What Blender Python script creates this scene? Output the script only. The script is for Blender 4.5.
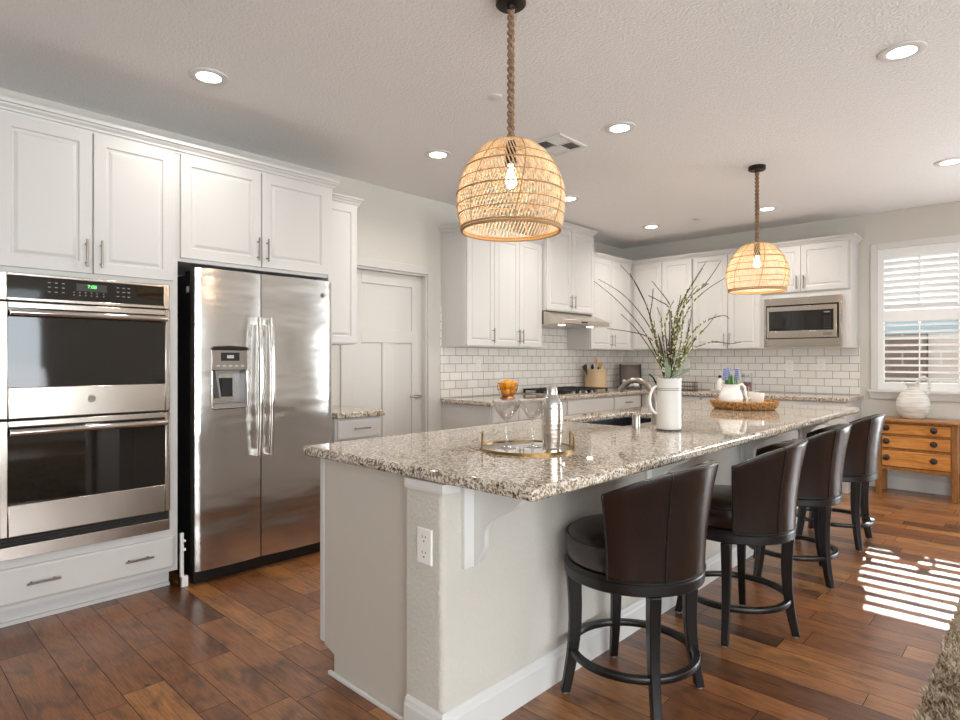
import bpy, bmesh, math, random
from mathutils import Vector, Matrix
R = random.Random(11)
S = bpy.context.scene
for o in list(bpy.data.objects):
    bpy.data.objects.remove(o)
COL = S.collection
PI = math.pi

# ------------------------------------------------------------------ camera
cam_d = bpy.data.cameras.new('camera')
cam_d.sensor_width = 36.0
cam_d.lens = 602.0 / 960.0 * 36.0
cam_d.clip_start = 0.05
cam = bpy.data.objects.new('camera', cam_d)
COL.objects.link(cam)
cam.location = (0, 0, 1.275)
cam.rotation_euler = (PI / 2, 0, math.radians(43.42))
S.camera = cam

# ------------------------------------------------------------------ light
EXPOSURE = 0.46
SKY = 2.6
SUN = 2.4
CAN_W = 3.4
BOOST = 6.4          # radiance of lamps added outside the unseen windows to brighten the room
S.view_settings.view_transform = 'Standard'
S.view_settings.look = 'None'
S.view_settings.exposure = EXPOSURE
S.view_settings.gamma = 1.0
S.view_settings.use_curve_mapping = False

world = bpy.data.worlds.new('sky')
S.world = world
world.use_nodes = True
wn = world.node_tree
wn.nodes.clear()
w_out = wn.nodes.new('ShaderNodeOutputWorld')
w_bg = wn.nodes.new('ShaderNodeBackground')
w_bg.inputs['Color'].default_value = (0.90, 0.95, 1.0, 1)
w_bg.inputs['Strength'].default_value = SKY
wn.links.new(w_bg.outputs[0], w_out.inputs[0])

sun_d = bpy.data.lights.new('sun', 'SUN')
sun_d.energy = SUN
sun_d.angle = math.radians(0.5)
sun_d.color = (1.0, 0.96, 0.9)
sun = bpy.data.objects.new('sun', sun_d)
COL.objects.link(sun)
sun.location = (-2, 14, 6)
sun.rotation_euler = Vector((0.125, -1.0, -0.45)).to_track_quat('-Z', 'Y').to_euler()

# room dimensions
XW, YB, ZC = -4.15, 7.15, 2.757      # left wall, back wall, ceiling
XR, YN = 4.3, -3.2                   # right wall and near wall, out of frame

UP = math.radians(30)   # upward tilt of the added lamps, imitating bounce off the ground outside
def portal_or_boost(loc, rot, sx, sy, boost=0.0):
    d = bpy.data.lights.new('window_daylight', 'AREA')
    d.shape = 'RECTANGLE'
    d.size, d.size_y = sx, sy
    if boost:
        d.energy = PI * sx * sy * boost  # added fill lamp on top of the sky light
        d.color = (0.93, 0.97, 1.0)
    else:
        d.energy = 10
        d.cycles.is_portal = True
    o = bpy.data.objects.new('window_daylight', d)
    COL.objects.link(o)
    o.location = loc
    o.rotation_euler = rot
# windows (y0, y1, z0, z1) in the right wall, (x0, x1, z0, z1) in the near and back walls
RIGHT_WINS = [(-0.1, 2.15, 0.3, 2.4, 0.8), (-3.0, -0.6, 0.05, 2.4, 1.0)]
NEAR_WINS = [(1.4, 3.6, 0.05, 2.35, 0.25)]
ADDED_DOORS = [(0.3, 2.5, 0.05, 2.4, 1.2)]      # unseen patio door, added to the back wall right of the frame for light
BACK_WIN = (-1.255, -0.565, 1.0, 2.38)
for a, b, c, d, f in RIGHT_WINS:
    portal_or_boost((XR + 0.1, (a + b) / 2, (c + d) / 2), (0, PI / 2, 0), d - c, b - a)
    portal_or_boost((XR + 0.14, (a + b) / 2, (c + d) / 2), (0, PI / 2 + UP, 0), d - c, b - a, BOOST * f)
for a, b, c, d, f in NEAR_WINS:
    portal_or_boost(((a + b) / 2, YN - 0.1, (c + d) / 2), (PI / 2, 0, 0), b - a, d - c)
    portal_or_boost(((a + b) / 2, YN - 0.14, (c + d) / 2), (PI / 2 + UP, 0, 0), b - a, d - c, BOOST * f)
for a, b, c, d, f in ADDED_DOORS:
    portal_or_boost(((a + b) / 2, YB + 0.16, (c + d) / 2), (-PI / 2, 0, 0), b - a, d - c)
    portal_or_boost(((a + b) / 2, YB + 0.2, (c + d) / 2), (-PI / 2 - UP, 0, 0), b - a, d - c, BOOST * f)
a, b, c, d = BACK_WIN
portal_or_boost(((a + b) / 2, YB + 0.16, (c + d) / 2), (-PI / 2, 0, 0), b - a, d - c)

# ------------------------------------------------------------------ materials
def lin(h):
    h = h.lstrip('#')
    v = [int(h[i:i + 2], 16) / 255 for i in (0, 2, 4)]
    return tuple(c / 12.92 if c <= 0.04045 else ((c + 0.055) / 1.055) ** 2.4 for c in v) + (1.0,)

class NT:
    def __init__(self, name):
        self.m = bpy.data.materials.new(name)
        self.m.use_nodes = True
        self.t = self.m.node_tree
        self.p = self.t.nodes['Principled BSDF']
        self.out = self.t.nodes['Material Output']
    def n(self, kind, **kw):
        x = self.t.nodes.new(kind)
        for k, v in kw.items():
            if hasattr(x, k) and k not in x.inputs:
                setattr(x, k, v)
            else:
                x.inputs[k].default_value = v
        return x
    def l(self, a, b):
        self.t.links.new(a, b)
    def set(self, **kw):
        for k, v in kw.items():
            self.p.inputs[k.replace('_', ' ')].default_value = v
    def coord(self, which='Object'):
        if which == 'World':
            return self.n('ShaderNodeNewGeometry').outputs['Position']
        return self.n('ShaderNodeTexCoord').outputs[which]
    def mapping(self, src, scale=(1, 1, 1), rot=(0, 0, 0), loc=(0, 0, 0)):
        m = self.n('ShaderNodeMapping')
        m.inputs['Scale'].default_value = scale
        m.inputs['Rotation'].default_value = rot
        m.inputs['Location'].default_value = loc
        self.l(src, m.inputs['Vector'])
        return m.outputs[0]
    def noise(self, vec, scale, detail=3, rough=0.5, dist=0.0):
        x = self.n('ShaderNodeTexNoise')
        x.inputs['Scale'].default_value = scale
        x.inputs['Detail'].default_value = detail
        x.inputs['Roughness'].default_value = rough
        x.inputs['Distortion'].default_value = dist
        if vec is not None:
            self.l(vec, x.inputs['Vector'])
        return x.outputs['Fac']
    def ramp(self, fac, stops, interp='LINEAR'):
        x = self.n('ShaderNodeValToRGB')
        x.color_ramp.interpolation = interp
        e = x.color_ramp.elements
        while len(e) < len(stops):
            e.new(0.5)
        for i, (p, c) in enumerate(stops):
            e[i].position = p
            e[i].color = c
        self.l(fac, x.inputs[0])
        return x.outputs[0]
    def mix(self, fac, a, b, blend='MIX'):
        x = self.n('ShaderNodeMix', data_type='RGBA', blend_type=blend)
        for sock, v in ((x.inputs[0], fac), (x.inputs[6], a), (x.inputs[7], b)):
            if hasattr(v, 'links'):
                self.l(v, sock)
            else:
                sock.default_value = v
        return x.outputs[2]
    def bump(self, height, strength=0.2, dist=0.01, normal=None):
        x = self.n('ShaderNodeBump')
        x.inputs['Strength'].default_value = strength
        x.inputs['Distance'].default_value = dist
        self.l(height, x.inputs['Height'])
        if normal is not None:
            self.l(normal, x.inputs['Normal'])
        self.l(x.outputs[0], self.p.inputs['Normal'])
        return x.outputs[0]
    def base(self, c):
        self.l(c, self.p.inputs['Base Color'])

def simple(name, col, rough=0.5, metal=0.0, coat=0.0, **kw):
    t = NT(name)
    t.set(Base_Color=lin(col), Roughness=rough, Metallic=metal, **kw)
    if coat:
        t.p.inputs['Coat Weight'].default_value = coat
        t.p.inputs['Coat Roughness'].default_value = 0.05
    return t

M = {}
M['cab'] = simple('white_cabinet_paint', '#CECBC7', 0.36).m
M['trimw'] = simple('white_trim_paint', '#DBD9D5', 0.4).m
M['doorw'] = simple('white_door_paint', '#CFCBC5', 0.42).m
t = simple('orange_peel_wall', '#D1CDC4', 0.75)
h = t.noise(t.coord('World'), 90, 2)
t.bump(h, 0.25, 0.004); M['wall'] = t.m
t = simple('knee_wall_texture', '#CBC6BC', 0.75)
h = t.noise(t.coord('World'), 70, 2)
t.bump(h, 0.6, 0.006); M['knee'] = t.m
t = simple('textured_ceiling', '#EFEDEC', 0.7)
c = t.coord('World')
h = t.noise(c, 75, 3, 0.6)
t.bump(h, 0.9, 0.008); M['ceil'] = t.m
M['panel'] = simple('painted_end_panel', '#C8C0B4', 0.42).m

# granite
t = NT('speckled_granite')
c = t.coord('World')
c2 = t.mapping(c, (1.0, 2.4, 1.6), (0, 0, 0.25))
v1 = t.n('ShaderNodeTexVoronoi'); v1.inputs['Scale'].default_value = 150
t.l(c, v1.inputs['Vector'])
sep = t.n('ShaderNodeSeparateColor'); t.l(v1.outputs['Color'], sep.inputs[0])
n1 = t.noise(c2, 16, 4, 0.65)
n2 = t.noise(c, 60, 3, 0.6)
n3 = t.noise(c2, 5, 3, 0.5)
basec = t.ramp(n1, [(0.30, lin('#735B48')), (0.45, lin('#A8957F')), (0.6, lin('#CDC0AE')), (0.8, lin('#B5A48F'))])
basec = t.mix(t.ramp(n3, [(0.42, (0, 0, 0, 1)), (0.62, (0.5, 0.5, 0.5, 1))]), basec, lin('#D9D0C2'))
grain = t.ramp(sep.outputs[0], [(0.0, lin('#2C2622')), (0.13, lin('#4A3F37')), (0.19, lin('#86715D')), (0.38, lin('#B09C84')), (0.55, lin('#DCD1BF')), (0.85, lin('#EAE3D6'))], 'CONSTANT')
col = t.mix(0.68, basec, grain)
dk = t.ramp(n2, [(0.35, (1, 1, 1, 1)), (0.42, (0, 0, 0, 1))])
col = t.mix(dk, col, lin('#3A312B'))
t.base(col)
t.set(Roughness=0.04)
t.p.inputs['Specular IOR Level'].default_value = 0.7
M['granite'] = t.m

# floor planks: random value per plank (mesh island) shifts tone; grain runs along X
t = NT('hickory_floor_planks')
g = t.n('ShaderNodeNewGeometry')
rnd = g.outputs['Random Per Island']
pos = g.outputs['Position']
add = t.n('ShaderNodeVectorMath', operation='MULTIPLY_ADD')
comb = t.n('ShaderNodeCombineXYZ')
t.l(rnd, comb.inputs[0]); t.l(rnd, comb.inputs[1]); t.l(rnd, comb.inputs[2])
t.l(comb.outputs[0], add.inputs[0]); add.inputs[1].default_value = (37, 53, 11); t.l(pos, add.inputs[2])
gv = t.mapping(add.outputs[0], (1.6, 14, 1))
g1 = t.noise(gv, 3.0, 6, 0.62, 0.8)
g2 = t.noise(t.mapping(add.outputs[0], (2.2, 5, 1)), 2.2, 3, 0.55, 0.6)
g3 = t.noise(t.mapping(add.outputs[0], (3, 60, 1)), 4, 4, 0.6)
tone = t.ramp(rnd, [(0.0, lin('#5E371B')), (0.3, lin('#7E4C28')), (0.65, lin('#935E34')), (1.0, lin('#AB7442'))])
gr = t.ramp(g1, [(0.25, (0.50, 0.46, 0.44, 1)), (0.5, (0.95, 0.95, 0.95, 1)), (0.75, (1.12, 1.1, 1.06, 1))])
col = t.mix(1.0, tone, gr, 'MULTIPLY')
bl = t.ramp(g2, [(0.30, (0.34, 0.31, 0.30, 1)), (0.46, (0.90, 0.90, 0.90, 1)), (0.7, (1.22, 1.18, 1.12, 1))])
col = t.mix(0.8, col, bl, 'MULTIPLY')
fg = t.ramp(g3, [(0.34, (0.55, 0.53, 0.50, 1)), (0.52, (1.0, 1.0, 1.0, 1)), (0.7, (1.2, 1.18, 1.12, 1))])
col = t.mix(0.85, col, fg, 'MULTIPLY')
t.base(col)
t.set(Roughness=0.34)
t.p.inputs['Coat Weight'].default_value = 0.4
t.p.inputs['Coat Roughness'].default_value = 0.24
t.l(t.ramp(g1, [(0.2, (0.30,) * 3 + (1,)), (0.8, (0.42,) * 3 + (1,))]), t.p.inputs['Roughness'])
vk = t.n('ShaderNodeTexVoronoi'); vk.inputs['Scale'].default_value = 1.0
t.l(t.mapping(add.outputs[0], (1.7, 3.2, 0)), vk.inputs['Vector'])
kn = t.ramp(vk.outputs['Distance'], [(0.018, (1, 1, 1, 1)), (0.05, (0, 0, 0, 1))])
col = t.mix(kn, col, lin('#241409'))
t.base(col)
hb = t.noise(t.mapping(add.outputs[0], (2, 10, 1)), 5, 3, 0.5)
t.bump(hb, 0.22, 0.006)
M['floor'] = t.m
M['gap'] = simple('floor_gap', '#1D120C', 0.8).m

def tile_mat(name, axis):
    t = NT(name)
    c = t.coord('World')
    s = t.n('ShaderNodeSeparateXYZ'); t.l(c, s.inputs[0])
    cb = t.n('ShaderNodeCombineXYZ')
    t.l(s.outputs[axis], cb.inputs[0]); t.l(s.outputs[2], cb.inputs[1])
    mp = t.mapping(cb.outputs[0], (1, 1, 1), (0, 0, 0), (0.02, -0.914 + 0.079 * 12, 0))
    b = t.n('ShaderNodeTexBrick')
    b.offset = 0.5
    b.inputs['Scale'].default_value = 1.0
    b.inputs['Brick Width'].default_value = 0.156
    b.inputs['Row Height'].default_value = 0.0795
    b.inputs['Mortar Size'].default_value = 0.0021
    b.inputs['Mortar Smooth'].default_value = 0.1
    b.inputs['Bias'].default_value = 0.0
    b.inputs['Color1'].default_value = lin('#EFECE6')
    b.inputs['Color2'].default_value = lin('#E6E2DB')
    b.inputs['Mortar'].default_value = lin('#75695F')
    t.l(mp, b.inputs['Vector'])
    t.base(b.outputs['Color'])
    t.set(Roughness=0.18)
    inv = t.n('ShaderNodeMath', operation='SUBTRACT'); inv.inputs[0].default_value = 1.0
    t.l(b.outputs['Fac'], inv.inputs[1])
    t.bump(inv.outputs[0], 0.5, 0.002)
    return t.m
M['tile_y'] = tile_mat('white_subway_tile_left', 1)
M['tile_x'] = tile_mat('white_subway_tile_back', 0)

def steel(name, col='#B9B7B3', rough=0.2, wav=0.0, brush=(400, 6, 6)):
    t = NT(name)
    t.set(Base_Color=lin(col), Metallic=1.0, Roughness=rough)
    c = t.coord('World')
    h1 = t.noise(t.mapping(c, brush), 1.0, 2)
    nrm = t.bump(h1, 0.06, 0.001)
    if wav:
        h2 = t.noise(t.mapping(c, (1.5, 1.3, 5.0)), 1.3, 2, 0.4)
        t.bump(h2, wav, 0.05, nrm)
    return t.m
M['steel'] = steel('brushed_stainless', '#CBC2B8', 0.22)
M['fridge'] = steel('fridge_stainless', '#D2CFCB', 0.2, 0.2, (3, 3, 300))
M['chrome'] = simple('polished_chrome', '#D5D2CE', 0.08, 1.0).m
M['nickel'] = simple('satin_nickel', '#A79F97', 0.28, 1.0).m
M['bronze'] = simple('satin_pull_nickel', '#968C83', 0.3, 1.0).m
M['brass'] = simple('antique_brass', '#8A6C40', 0.3, 1.0).m
M['copper'] = simple('copper_wire', '#A8744F', 0.3, 1.0).m
M['blackglass'] = simple('black_oven_glass', '#17130F', 0.04, 0.0, Specular_IOR_Level=0.7).m
M['black'] = simple('black_plastic', '#121110', 0.4).m
M['darkcav'] = simple('dark_cavity', '#1B1715', 0.7).m
M['darkbrown'] = simple('dark_bronze_metal', '#2A221D', 0.4, 0.6).m
M['iron'] = simple('cast_iron', '#1A1918', 0.5).m
M['greypl'] = simple('grey_plastic', '#8E8A85', 0.4).m
M['sink'] = steel('sink_steel', '#4E5359', 0.5)
t = simple('dark_brown_leather', '#20130F', 0.24)
h = t.noise(t.coord(), 160, 3, 0.6)
h2 = t.noise(t.coord(), 9, 2)
b1 = t.bump(h, 0.12, 0.002); t.bump(h2, 0.12, 0.02, b1)
t.p.inputs['Specular IOR Level'].default_value = 0.6
M['leather'] = t.m
M['piping'] = simple('black_leather_piping', '#15100E', 0.4).m
M['ebony'] = simple('ebonised_wood', '#120F0E', 0.33).m
t = NT('rattan_cane')
c = t.coord()
col = t.ramp(t.noise(c, 35, 3), [(0.3, lin('#D2AE82')), (0.7, lin('#F0D8B4'))])
t.base(col); t.set(Roughness=0.55); M['rattan'] = t.m
M['rattan_dk'] = simple('dark_rattan_binding', '#A98355', 0.6).m
t = NT('hemp_rope')
c = t.coord()
t.base(t.ramp(t.noise(c, 120, 3), [(0.3, lin('#6B4F3B')), (0.7, lin('#A78A6E'))])); t.set(Roughness=0.9); M['rope'] = t.m
t = NT('woven_basket')
t.base(t.ramp(t.noise(t.coord(), 55, 3), [(0.35, lin('#7A4E26')), (0.65, lin('#D2A062'))])); t.set(Roughness=0.6); M['basket'] = t.m
def pine(name, sx, a, b_, c_):
    t = NT(name)
    c = t.coord('World')
    w = t.noise(t.mapping(c, sx), 3.2, 4, 0.55, 1.2)
    wv = t.n('ShaderNodeTexWave'); wv.wave_type = 'RINGS'; wv.inputs['Scale'].default_value = 5; wv.inputs['Distortion'].default_value = 5; wv.inputs['Detail'].default_value = 2
    t.l(t.mapping(c, sx), wv.inputs['Vector'])
    col = t.ramp(w, [(0.25, lin(a)), (0.5, lin(b_)), (0.75, lin(c_))])
    col = t.mix(0.18, col, t.ramp(wv.outputs['Fac'], [(0.0, lin(a)), (0.3, lin(b_)), (1.0, lin(c_))]))
    t.base(col); t.set(Roughness=0.35)
    return t.m
M['pine'] = pine('orange_pine', (1.2, 1.2, 9), '#9A5A22', '#C9853F', '#DB9C55')
M['pinedk'] = pine('brown_pine_frame', (9, 9, 1.2), '#6E4524', '#94632F', '#AD7A40')
M['pinetop'] = pine('worn_pine_top', (1.2, 9, 1), '#7B4C2A', '#A46E42', '#B98556')
M['knob'] = simple('dark_wood_knob', '#2B211B', 0.45).m
t = simple('whitewashed_pottery', '#DCD8D0', 0.8)
c = t.coord()
bands = t.noise(t.mapping(c, (3, 3, 60)), 2, 3)
t.base(t.ramp(bands, [(0.3, lin('#B9B3A8')), (0.55, lin('#DEDAD2')), (0.8, lin('#EAE7E1'))]))
t.bump(bands, 0.5, 0.004); M['pottery'] = t.m
M['enamel'] = simple('white_enamel', '#E6E3DC', 0.22, coat=0.4).m
M['enamel_grey'] = simple('grey_enamel_line', '#5F6062', 0.4).m
M['ceramic'] = simple('white_ceramic', '#F1EEE8', 0.15, coat=0.5).m
M['stoneware'] = simple('tan_stoneware', '#C8AE88', 0.4).m
M['woodspoon'] = simple('light_wood_utensil', '#C79A62', 0.6).m
t = simple('orange_peel_fruit', '#F0A01E', 0.42); h = t.noise(t.coord(), 220, 2); t.bump(h, 0.25, 0.002); M['orange'] = t.m
M['plate'] = simple('white_plastic_plate', '#F2F0EA', 0.35).m
M['slot'] = simple('dark_slot', '#3A3633', 0.6).m
M['bark'] = simple('olive_bark', '#4C4428', 0.75).m
M['barkb'] = simple('brown_bark', '#463426', 0.75).m
t = NT('pale_green_catkin')
t.base(t.ramp(t.noise(t.coord(), 60, 1), [(0.42, lin('#7E7F45')), (0.5, lin('#A3A468')), (0.58, lin('#E6E4CC'))])); t.set(Roughness=0.8); M['catkin'] = t.m
M['leafg'] = simple('grey_green_leaf', '#7D8A6E', 0.6).m
M['leafd'] = simple('green_leaf', '#4B7A34', 0.5).m
M['hya'] = simple('lilac_blue_petal', '#8C93BC', 0.7).m
M['jarfill'] = simple('red_brown_jar_contents', '#7A4238', 0.7).m
M['greywood'] = simple('weathered_dark_wood', '#5C504A', 0.7).m
M['palecloth'] = simple('pale_pink_cloth', '#DCCDC8', 0.9).m
M['ink'] = simple('dark_ink', '#2A2725', 0.6).m
M['silverink'] = simple('silver_print', '#C9C6C0', 0.4).m
t = NT('shag_pile')
t.base(t.ramp(t.noise(t.coord(), 9, 3), [(0.3, lin('#94806A')), (0.7, lin('#CDBCA4'))])); t.set(Roughness=0.95); M['shag'] = t.m
M['rugback'] = simple('rug_backing', '#6E5D4B', 0.95).m
M['white_louver'] = simple('white_shutter_paint', '#F2F2F0', 0.4).m
M['frame_alu'] = simple('window_frame_vinyl', '#E9E9E6', 0.4).m

def brickwall(name, c1, c2, mo, w, hgt):
    t = NT(name)
    c = t.coord('World')
    s = t.n('ShaderNodeSeparateXYZ'); t.l(c, s.inputs[0])
    cb = t.n('ShaderNodeCombineXYZ'); t.l(s.outputs[0], cb.inputs[0]); t.l(s.outputs[2], cb.inputs[1])
    b = t.n('ShaderNodeTexBrick')
    for k, v in (('Scale', 1.0), ('Brick Width', w), ('Row Height', hgt), ('Mortar Size', 0.012), ('Color1', lin(c1)), ('Color2', lin(c2)), ('Mortar', lin(mo))):
        b.inputs[k].default_value = v
    t.l(cb.outputs[0], b.inputs['Vector'])
    t.base(b.outputs['Color']); t.set(Roughness=0.9)
    return t.m
M['block_br'] = brickwall('brown_block_wall', '#553F36', '#5F483E', '#8B8177', 0.42, 0.2)
M['block_pl'] = brickwall('pale_block_wall', '#9A887E', '#A3928A', '#B0A69D', 0.42, 0.2)
M['siding'] = simple('blue_grey_siding', '#838F93', 0.7).m
M['grass'] = simple('garden_ground', '#8A8772', 0.95).m

def glass(name, refl=0.06, tint=(1, 1, 1, 1), edge=0.5):
    t = NT(name)
    t.t.nodes.remove(t.p)
    tr = t.n('ShaderNodeBsdfTransparent'); tr.inputs[0].default_value = tint
    gl = t.n('ShaderNodeBsdfGlossy'); gl.inputs['Roughness'].default_value = 0.02
    lw = t.n('ShaderNodeLayerWeight'); lw.inputs['Blend'].default_value = edge
    mr = t.n('ShaderNodeMapRange'); mr.inputs['To Min'].default_value = refl; mr.inputs['To Max'].default_value = 0.75
    t.l(lw.outputs['Facing'], mr.inputs['Value'])
    mx = t.n('ShaderNodeMixShader')
    t.l(mr.outputs[0], mx.inputs[0]); t.l(tr.outputs[0], mx.inputs[1]); t.l(gl.outputs[0], mx.inputs[2])
    t.l(mx.outputs[0], t.out.inputs[0])
    return t.m
M['pane'] = glass('window_glass', 0.03, (0.97, 0.99, 1, 1), 0.25)
M['crystal'] = glass('clear_glassware', 0.17, (0.99, 0.99, 0.99, 1), 0.55)
M['mirror'] = simple('mirror_glass', '#E8E6E2', 0.03, 1.0).m

def emit(name, col, s):
    t = NT(name)
    t.set(Base_Color=col, Emission_Color=col, Emission_Strength=s)
    return t.m
M['lamp_on'] = emit('lit_lamp_lens', (1, 0.97, 0.92, 1), 12)
M['bulb_on'] = emit('lit_filament_bulb', (1, 0.84, 0.62, 1), 16)
M['hood_on'] = emit('lit_hood_lamp', (1, 0.95, 0.86, 1), 6)
M['led_green'] = emit('green_led_digits', (0.15, 0.9, 0.2, 1), 1.2)

# ------------------------------------------------------------------ builders
def empty(name, loc, label, cat, group=None, rotz=0.0):
    o = bpy.data.objects.new(name, None)
    COL.objects.link(o)
    o.empty_display_size = 0.1
    o.location = loc
    o.rotation_euler = (0, 0, rotz)
    o['label'] = label
    o['category'] = cat
    if group:
        o['group'] = group
    return o

def tag(o, label, cat, group=None, kind=None):
    if label: o['label'] = label
    if cat: o['category'] = cat
    if group: o['group'] = group
    if kind: o['kind'] = kind
    return o

def origin(o):
    v = Vector((0, 0, 0))
    while o is not None:
        v += o.location
        o = o.parent
    return v

class MB:
    def __init__(self):
        self.bm = bmesh.new()
        self.mi = 0
    def faces(self, fs):
        for f in fs:
            f.material_index = self.mi
    def box(self, x0, x1, y0, y1, z0, z1):
        vs = [self.bm.verts.new(p) for p in ((x0, y0, z0), (x1, y0, z0), (x1, y1, z0), (x0, y1, z0), (x0, y0, z1), (x1, y0, z1), (x1, y1, z1), (x0, y1, z1))]
        self.faces([self.bm.faces.new([vs[i] for i in q]) for q in ((3, 2, 1, 0), (4, 5, 6, 7), (0, 1, 5, 4), (1, 2, 6, 5), (2, 3, 7, 6), (3, 0, 4, 7))])
        return self
    def hexa(self, pts):
        vs = [self.bm.verts.new(p) for p in pts]
        self.faces([self.bm.faces.new([vs[i] for i in q]) for q in ((3, 2, 1, 0), (4, 5, 6, 7), (0, 1, 5, 4), (1, 2, 6, 5), (2, 3, 7, 6), (3, 0, 4, 7))])
        return self
    def loft(self, rings, closed=True, cap0=True, cap1=True):
        rows = [[self.bm.verts.new(p) for p in r] for r in rings]
        n = len(rows[0])
        for a, b in zip(rows, rows[1:]):
            for i in range(n if closed else n - 1):
                j = (i + 1) % n
                self.faces([self.bm.faces.new((a[i], a[j], b[j], b[i]))])
        if cap0: self.faces([self.bm.faces.new(list(reversed(rows[0])))])
        if cap1: self.faces([self.bm.faces.new(rows[-1])])
        return self
    def lathe(self, prof, cx=0, cy=0, seg=32, cap0=True, cap1=True, a0=0.0, sx=1.0, sy=1.0):
        rings = [[(cx + r * sx * math.cos(a0 + 2 * PI * i / seg), cy + r * sy * math.sin(a0 + 2 * PI * i / seg), z) for i in range(seg)] for r, z in prof]
        return self.loft(rings, True, cap0, cap1)
    def cyl(self, p, q, r, seg=16, r2=None):
        return self.tube([p, q], [r, r if r2 is None else r2], seg)
    def tube(self, pts, rad, seg=8, closed=False, caps=True):
        pts = [Vector(p) for p in pts]
        n = len(pts)
        rad = rad if isinstance(rad, (list, tuple)) else [rad] * n
        tans = []
        for i in range(n):
            a = pts[i - 1] if (i > 0 or closed) else pts[i]
            b = pts[(i + 1) % n] if (i < n - 1 or closed) else pts[i]
            tans.append((b - a).normalized())
        up = Vector((0, 0, 1)) if abs(tans[0].z) < 0.9 else Vector((1, 0, 0))
        nrm = (up - tans[0] * up.dot(tans[0])).normalized()
        rings = []
        for i in range(n):
            nrm = (nrm - tans[i] * nrm.dot(tans[i]))
            nrm = nrm.normalized() if nrm.length > 1e-6 else tans[i].orthogonal().normalized()
            bi = tans[i].cross(nrm)
            rings.append([pts[i] + (nrm * math.cos(2 * PI * k / seg) + bi * math.sin(2 * PI * k / seg)) * rad[i] for k in range(seg)])
        if closed:
            rings.append(rings[0])
            rows = [[self.bm.verts.new(p) for p in r] for r in rings[:-1]]
            rows.append(rows[0])
            for a, b in zip(rows, rows[1:]):
                for i in range(seg):
                    j = (i + 1) % seg
                    self.faces([self.bm.faces.new((a[i], a[j], b[j], b[i]))])
            return self
        return self.loft(rings, True, caps, caps)
    def torus(self, c, r, rt, seg=40, ts=8, sx=1.0, sy=1.0):
        pts = [(c[0] + r * sx * math.cos(2 * PI * i / seg), c[1] + r * sy * math.sin(2 * PI * i / seg), c[2]) for i in range(seg)]
        return self.tube(pts, rt, ts, True)
    def prism(self, poly, axis, a, b):
        def P(u, v, w):
            return (w, u, v) if axis == 'x' else (u, w, v) if axis == 'y' else (u, v, w)
        return self.loft([[P(u, v, a) for u, v in poly], [P(u, v, b) for u, v in poly]])
    def sphere(self, c, r, seg=16, rings=10, sz=1.0):
        prof = []
        for i in range(rings + 1):
            th = -PI / 2 + PI * i / rings
            prof.append((max(r * math.cos(th), r * 0.02), c[2] + r * sz * math.sin(th)))
        return self.lathe(prof, c[0], c[1], seg)
    def panel(self, o, u, v, n, w, h, prof):
        """nested rectangles (inset, height) on a face: a raised or slab door front"""
        o, u, v, n = Vector(o), Vector(u), Vector(v), Vector(n)
        rings = []
        for ins, z in prof:
            rings.append([o + u * a + v * b + n * z for a, b in ((ins, ins), (w - ins, ins), (w - ins, h - ins), (ins, h - ins))])
        return self.loft(rings)
    def build(self, name, mat, parent=None, bevel=0.0, seg=2, smooth=False, angle=35, local=False, label=None):
        bm = self.bm
        bmesh.ops.recalc_face_normals(bm, faces=bm.faces[:])
        if parent is not None and not local:
            bmesh.ops.translate(bm, verts=bm.verts[:], vec=-origin(parent))
        me = bpy.data.meshes.new(name)
        bm.to_mesh(me)
        bm.free()
        for m in (mat if isinstance(mat, (list, tuple)) else [mat]):
            me.materials.append(m)
        if smooth:
            me.shade_smooth()
            me.set_sharp_from_angle(angle=math.radians(angle))
        o = bpy.data.objects.new(name, me)
        COL.objects.link(o)
        if parent is not None:
            o.parent = parent
        if bevel:
            md = o.modifiers.new('bevel', 'BEVEL')
            md.width = bevel
            md.segments = seg
            md.limit_method = 'ANGLE'
            md.angle_limit = math.radians(40)
            me.shade_smooth()
            me.set_sharp_from_angle(angle=math.radians(30))
        if label: o['label'] = label
        return o

def copy_tree(o, parent=None):
    c = o.copy()
    COL.objects.link(c)
    if parent is not None:
        c.parent = parent
    for ch in o.children:
        copy_tree(ch, c)
    return c

def structure(o):
    o['kind'] = 'structure'
    return o

def thing1(mb, name, mat, label, cat, group=None, **kw):
    """a thing that is one mesh, its origin at its base"""
    bm = mb.bm
    lo = [min(v.co[i] for v in bm.verts) for i in range(3)]
    hi = [max(v.co[i] for v in bm.verts) for i in range(3)]
    c = Vector(((lo[0] + hi[0]) / 2, (lo[1] + hi[1]) / 2, lo[2]))
    bmesh.ops.translate(bm, verts=bm.verts[:], vec=-c)
    o = mb.build(name, mat, None, **kw)
    o.location = c
    return tag(o, label, cat, group)

def text_mesh(name, body, size, mat, parent, loc, u, v, n, align='CENTER', ext=0.0004):
    cu = bpy.data.curves.new(name, 'FONT')
    cu.body = body
    cu.size = size
    cu.align_x = align
    cu.align_y = 'CENTER'
    cu.extrude = ext
    tmp = bpy.data.objects.new(name, cu)
    COL.objects.link(tmp)
    dg = bpy.context.evaluated_depsgraph_get()
    me = bpy.data.meshes.new_from_object(tmp.evaluated_get(dg))
    bpy.data.objects.remove(tmp)
    u, v, n = Vector(u), Vector(v), Vector(n)
    mt = Matrix(((u.x, v.x, n.x), (u.y, v.y, n.y), (u.z, v.z, n.z))).to_4x4()
    me.transform(mt)
    base = Vector(loc) - (origin(parent) if parent is not None else Vector())
    me.transform(Matrix.Translation(base))
    me.materials.clear()
    me.materials.append(mat)
    o = bpy.data.objects.new(name, me)
    COL.objects.link(o)
    if parent is not None:
        o.parent = parent
    return o

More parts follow.
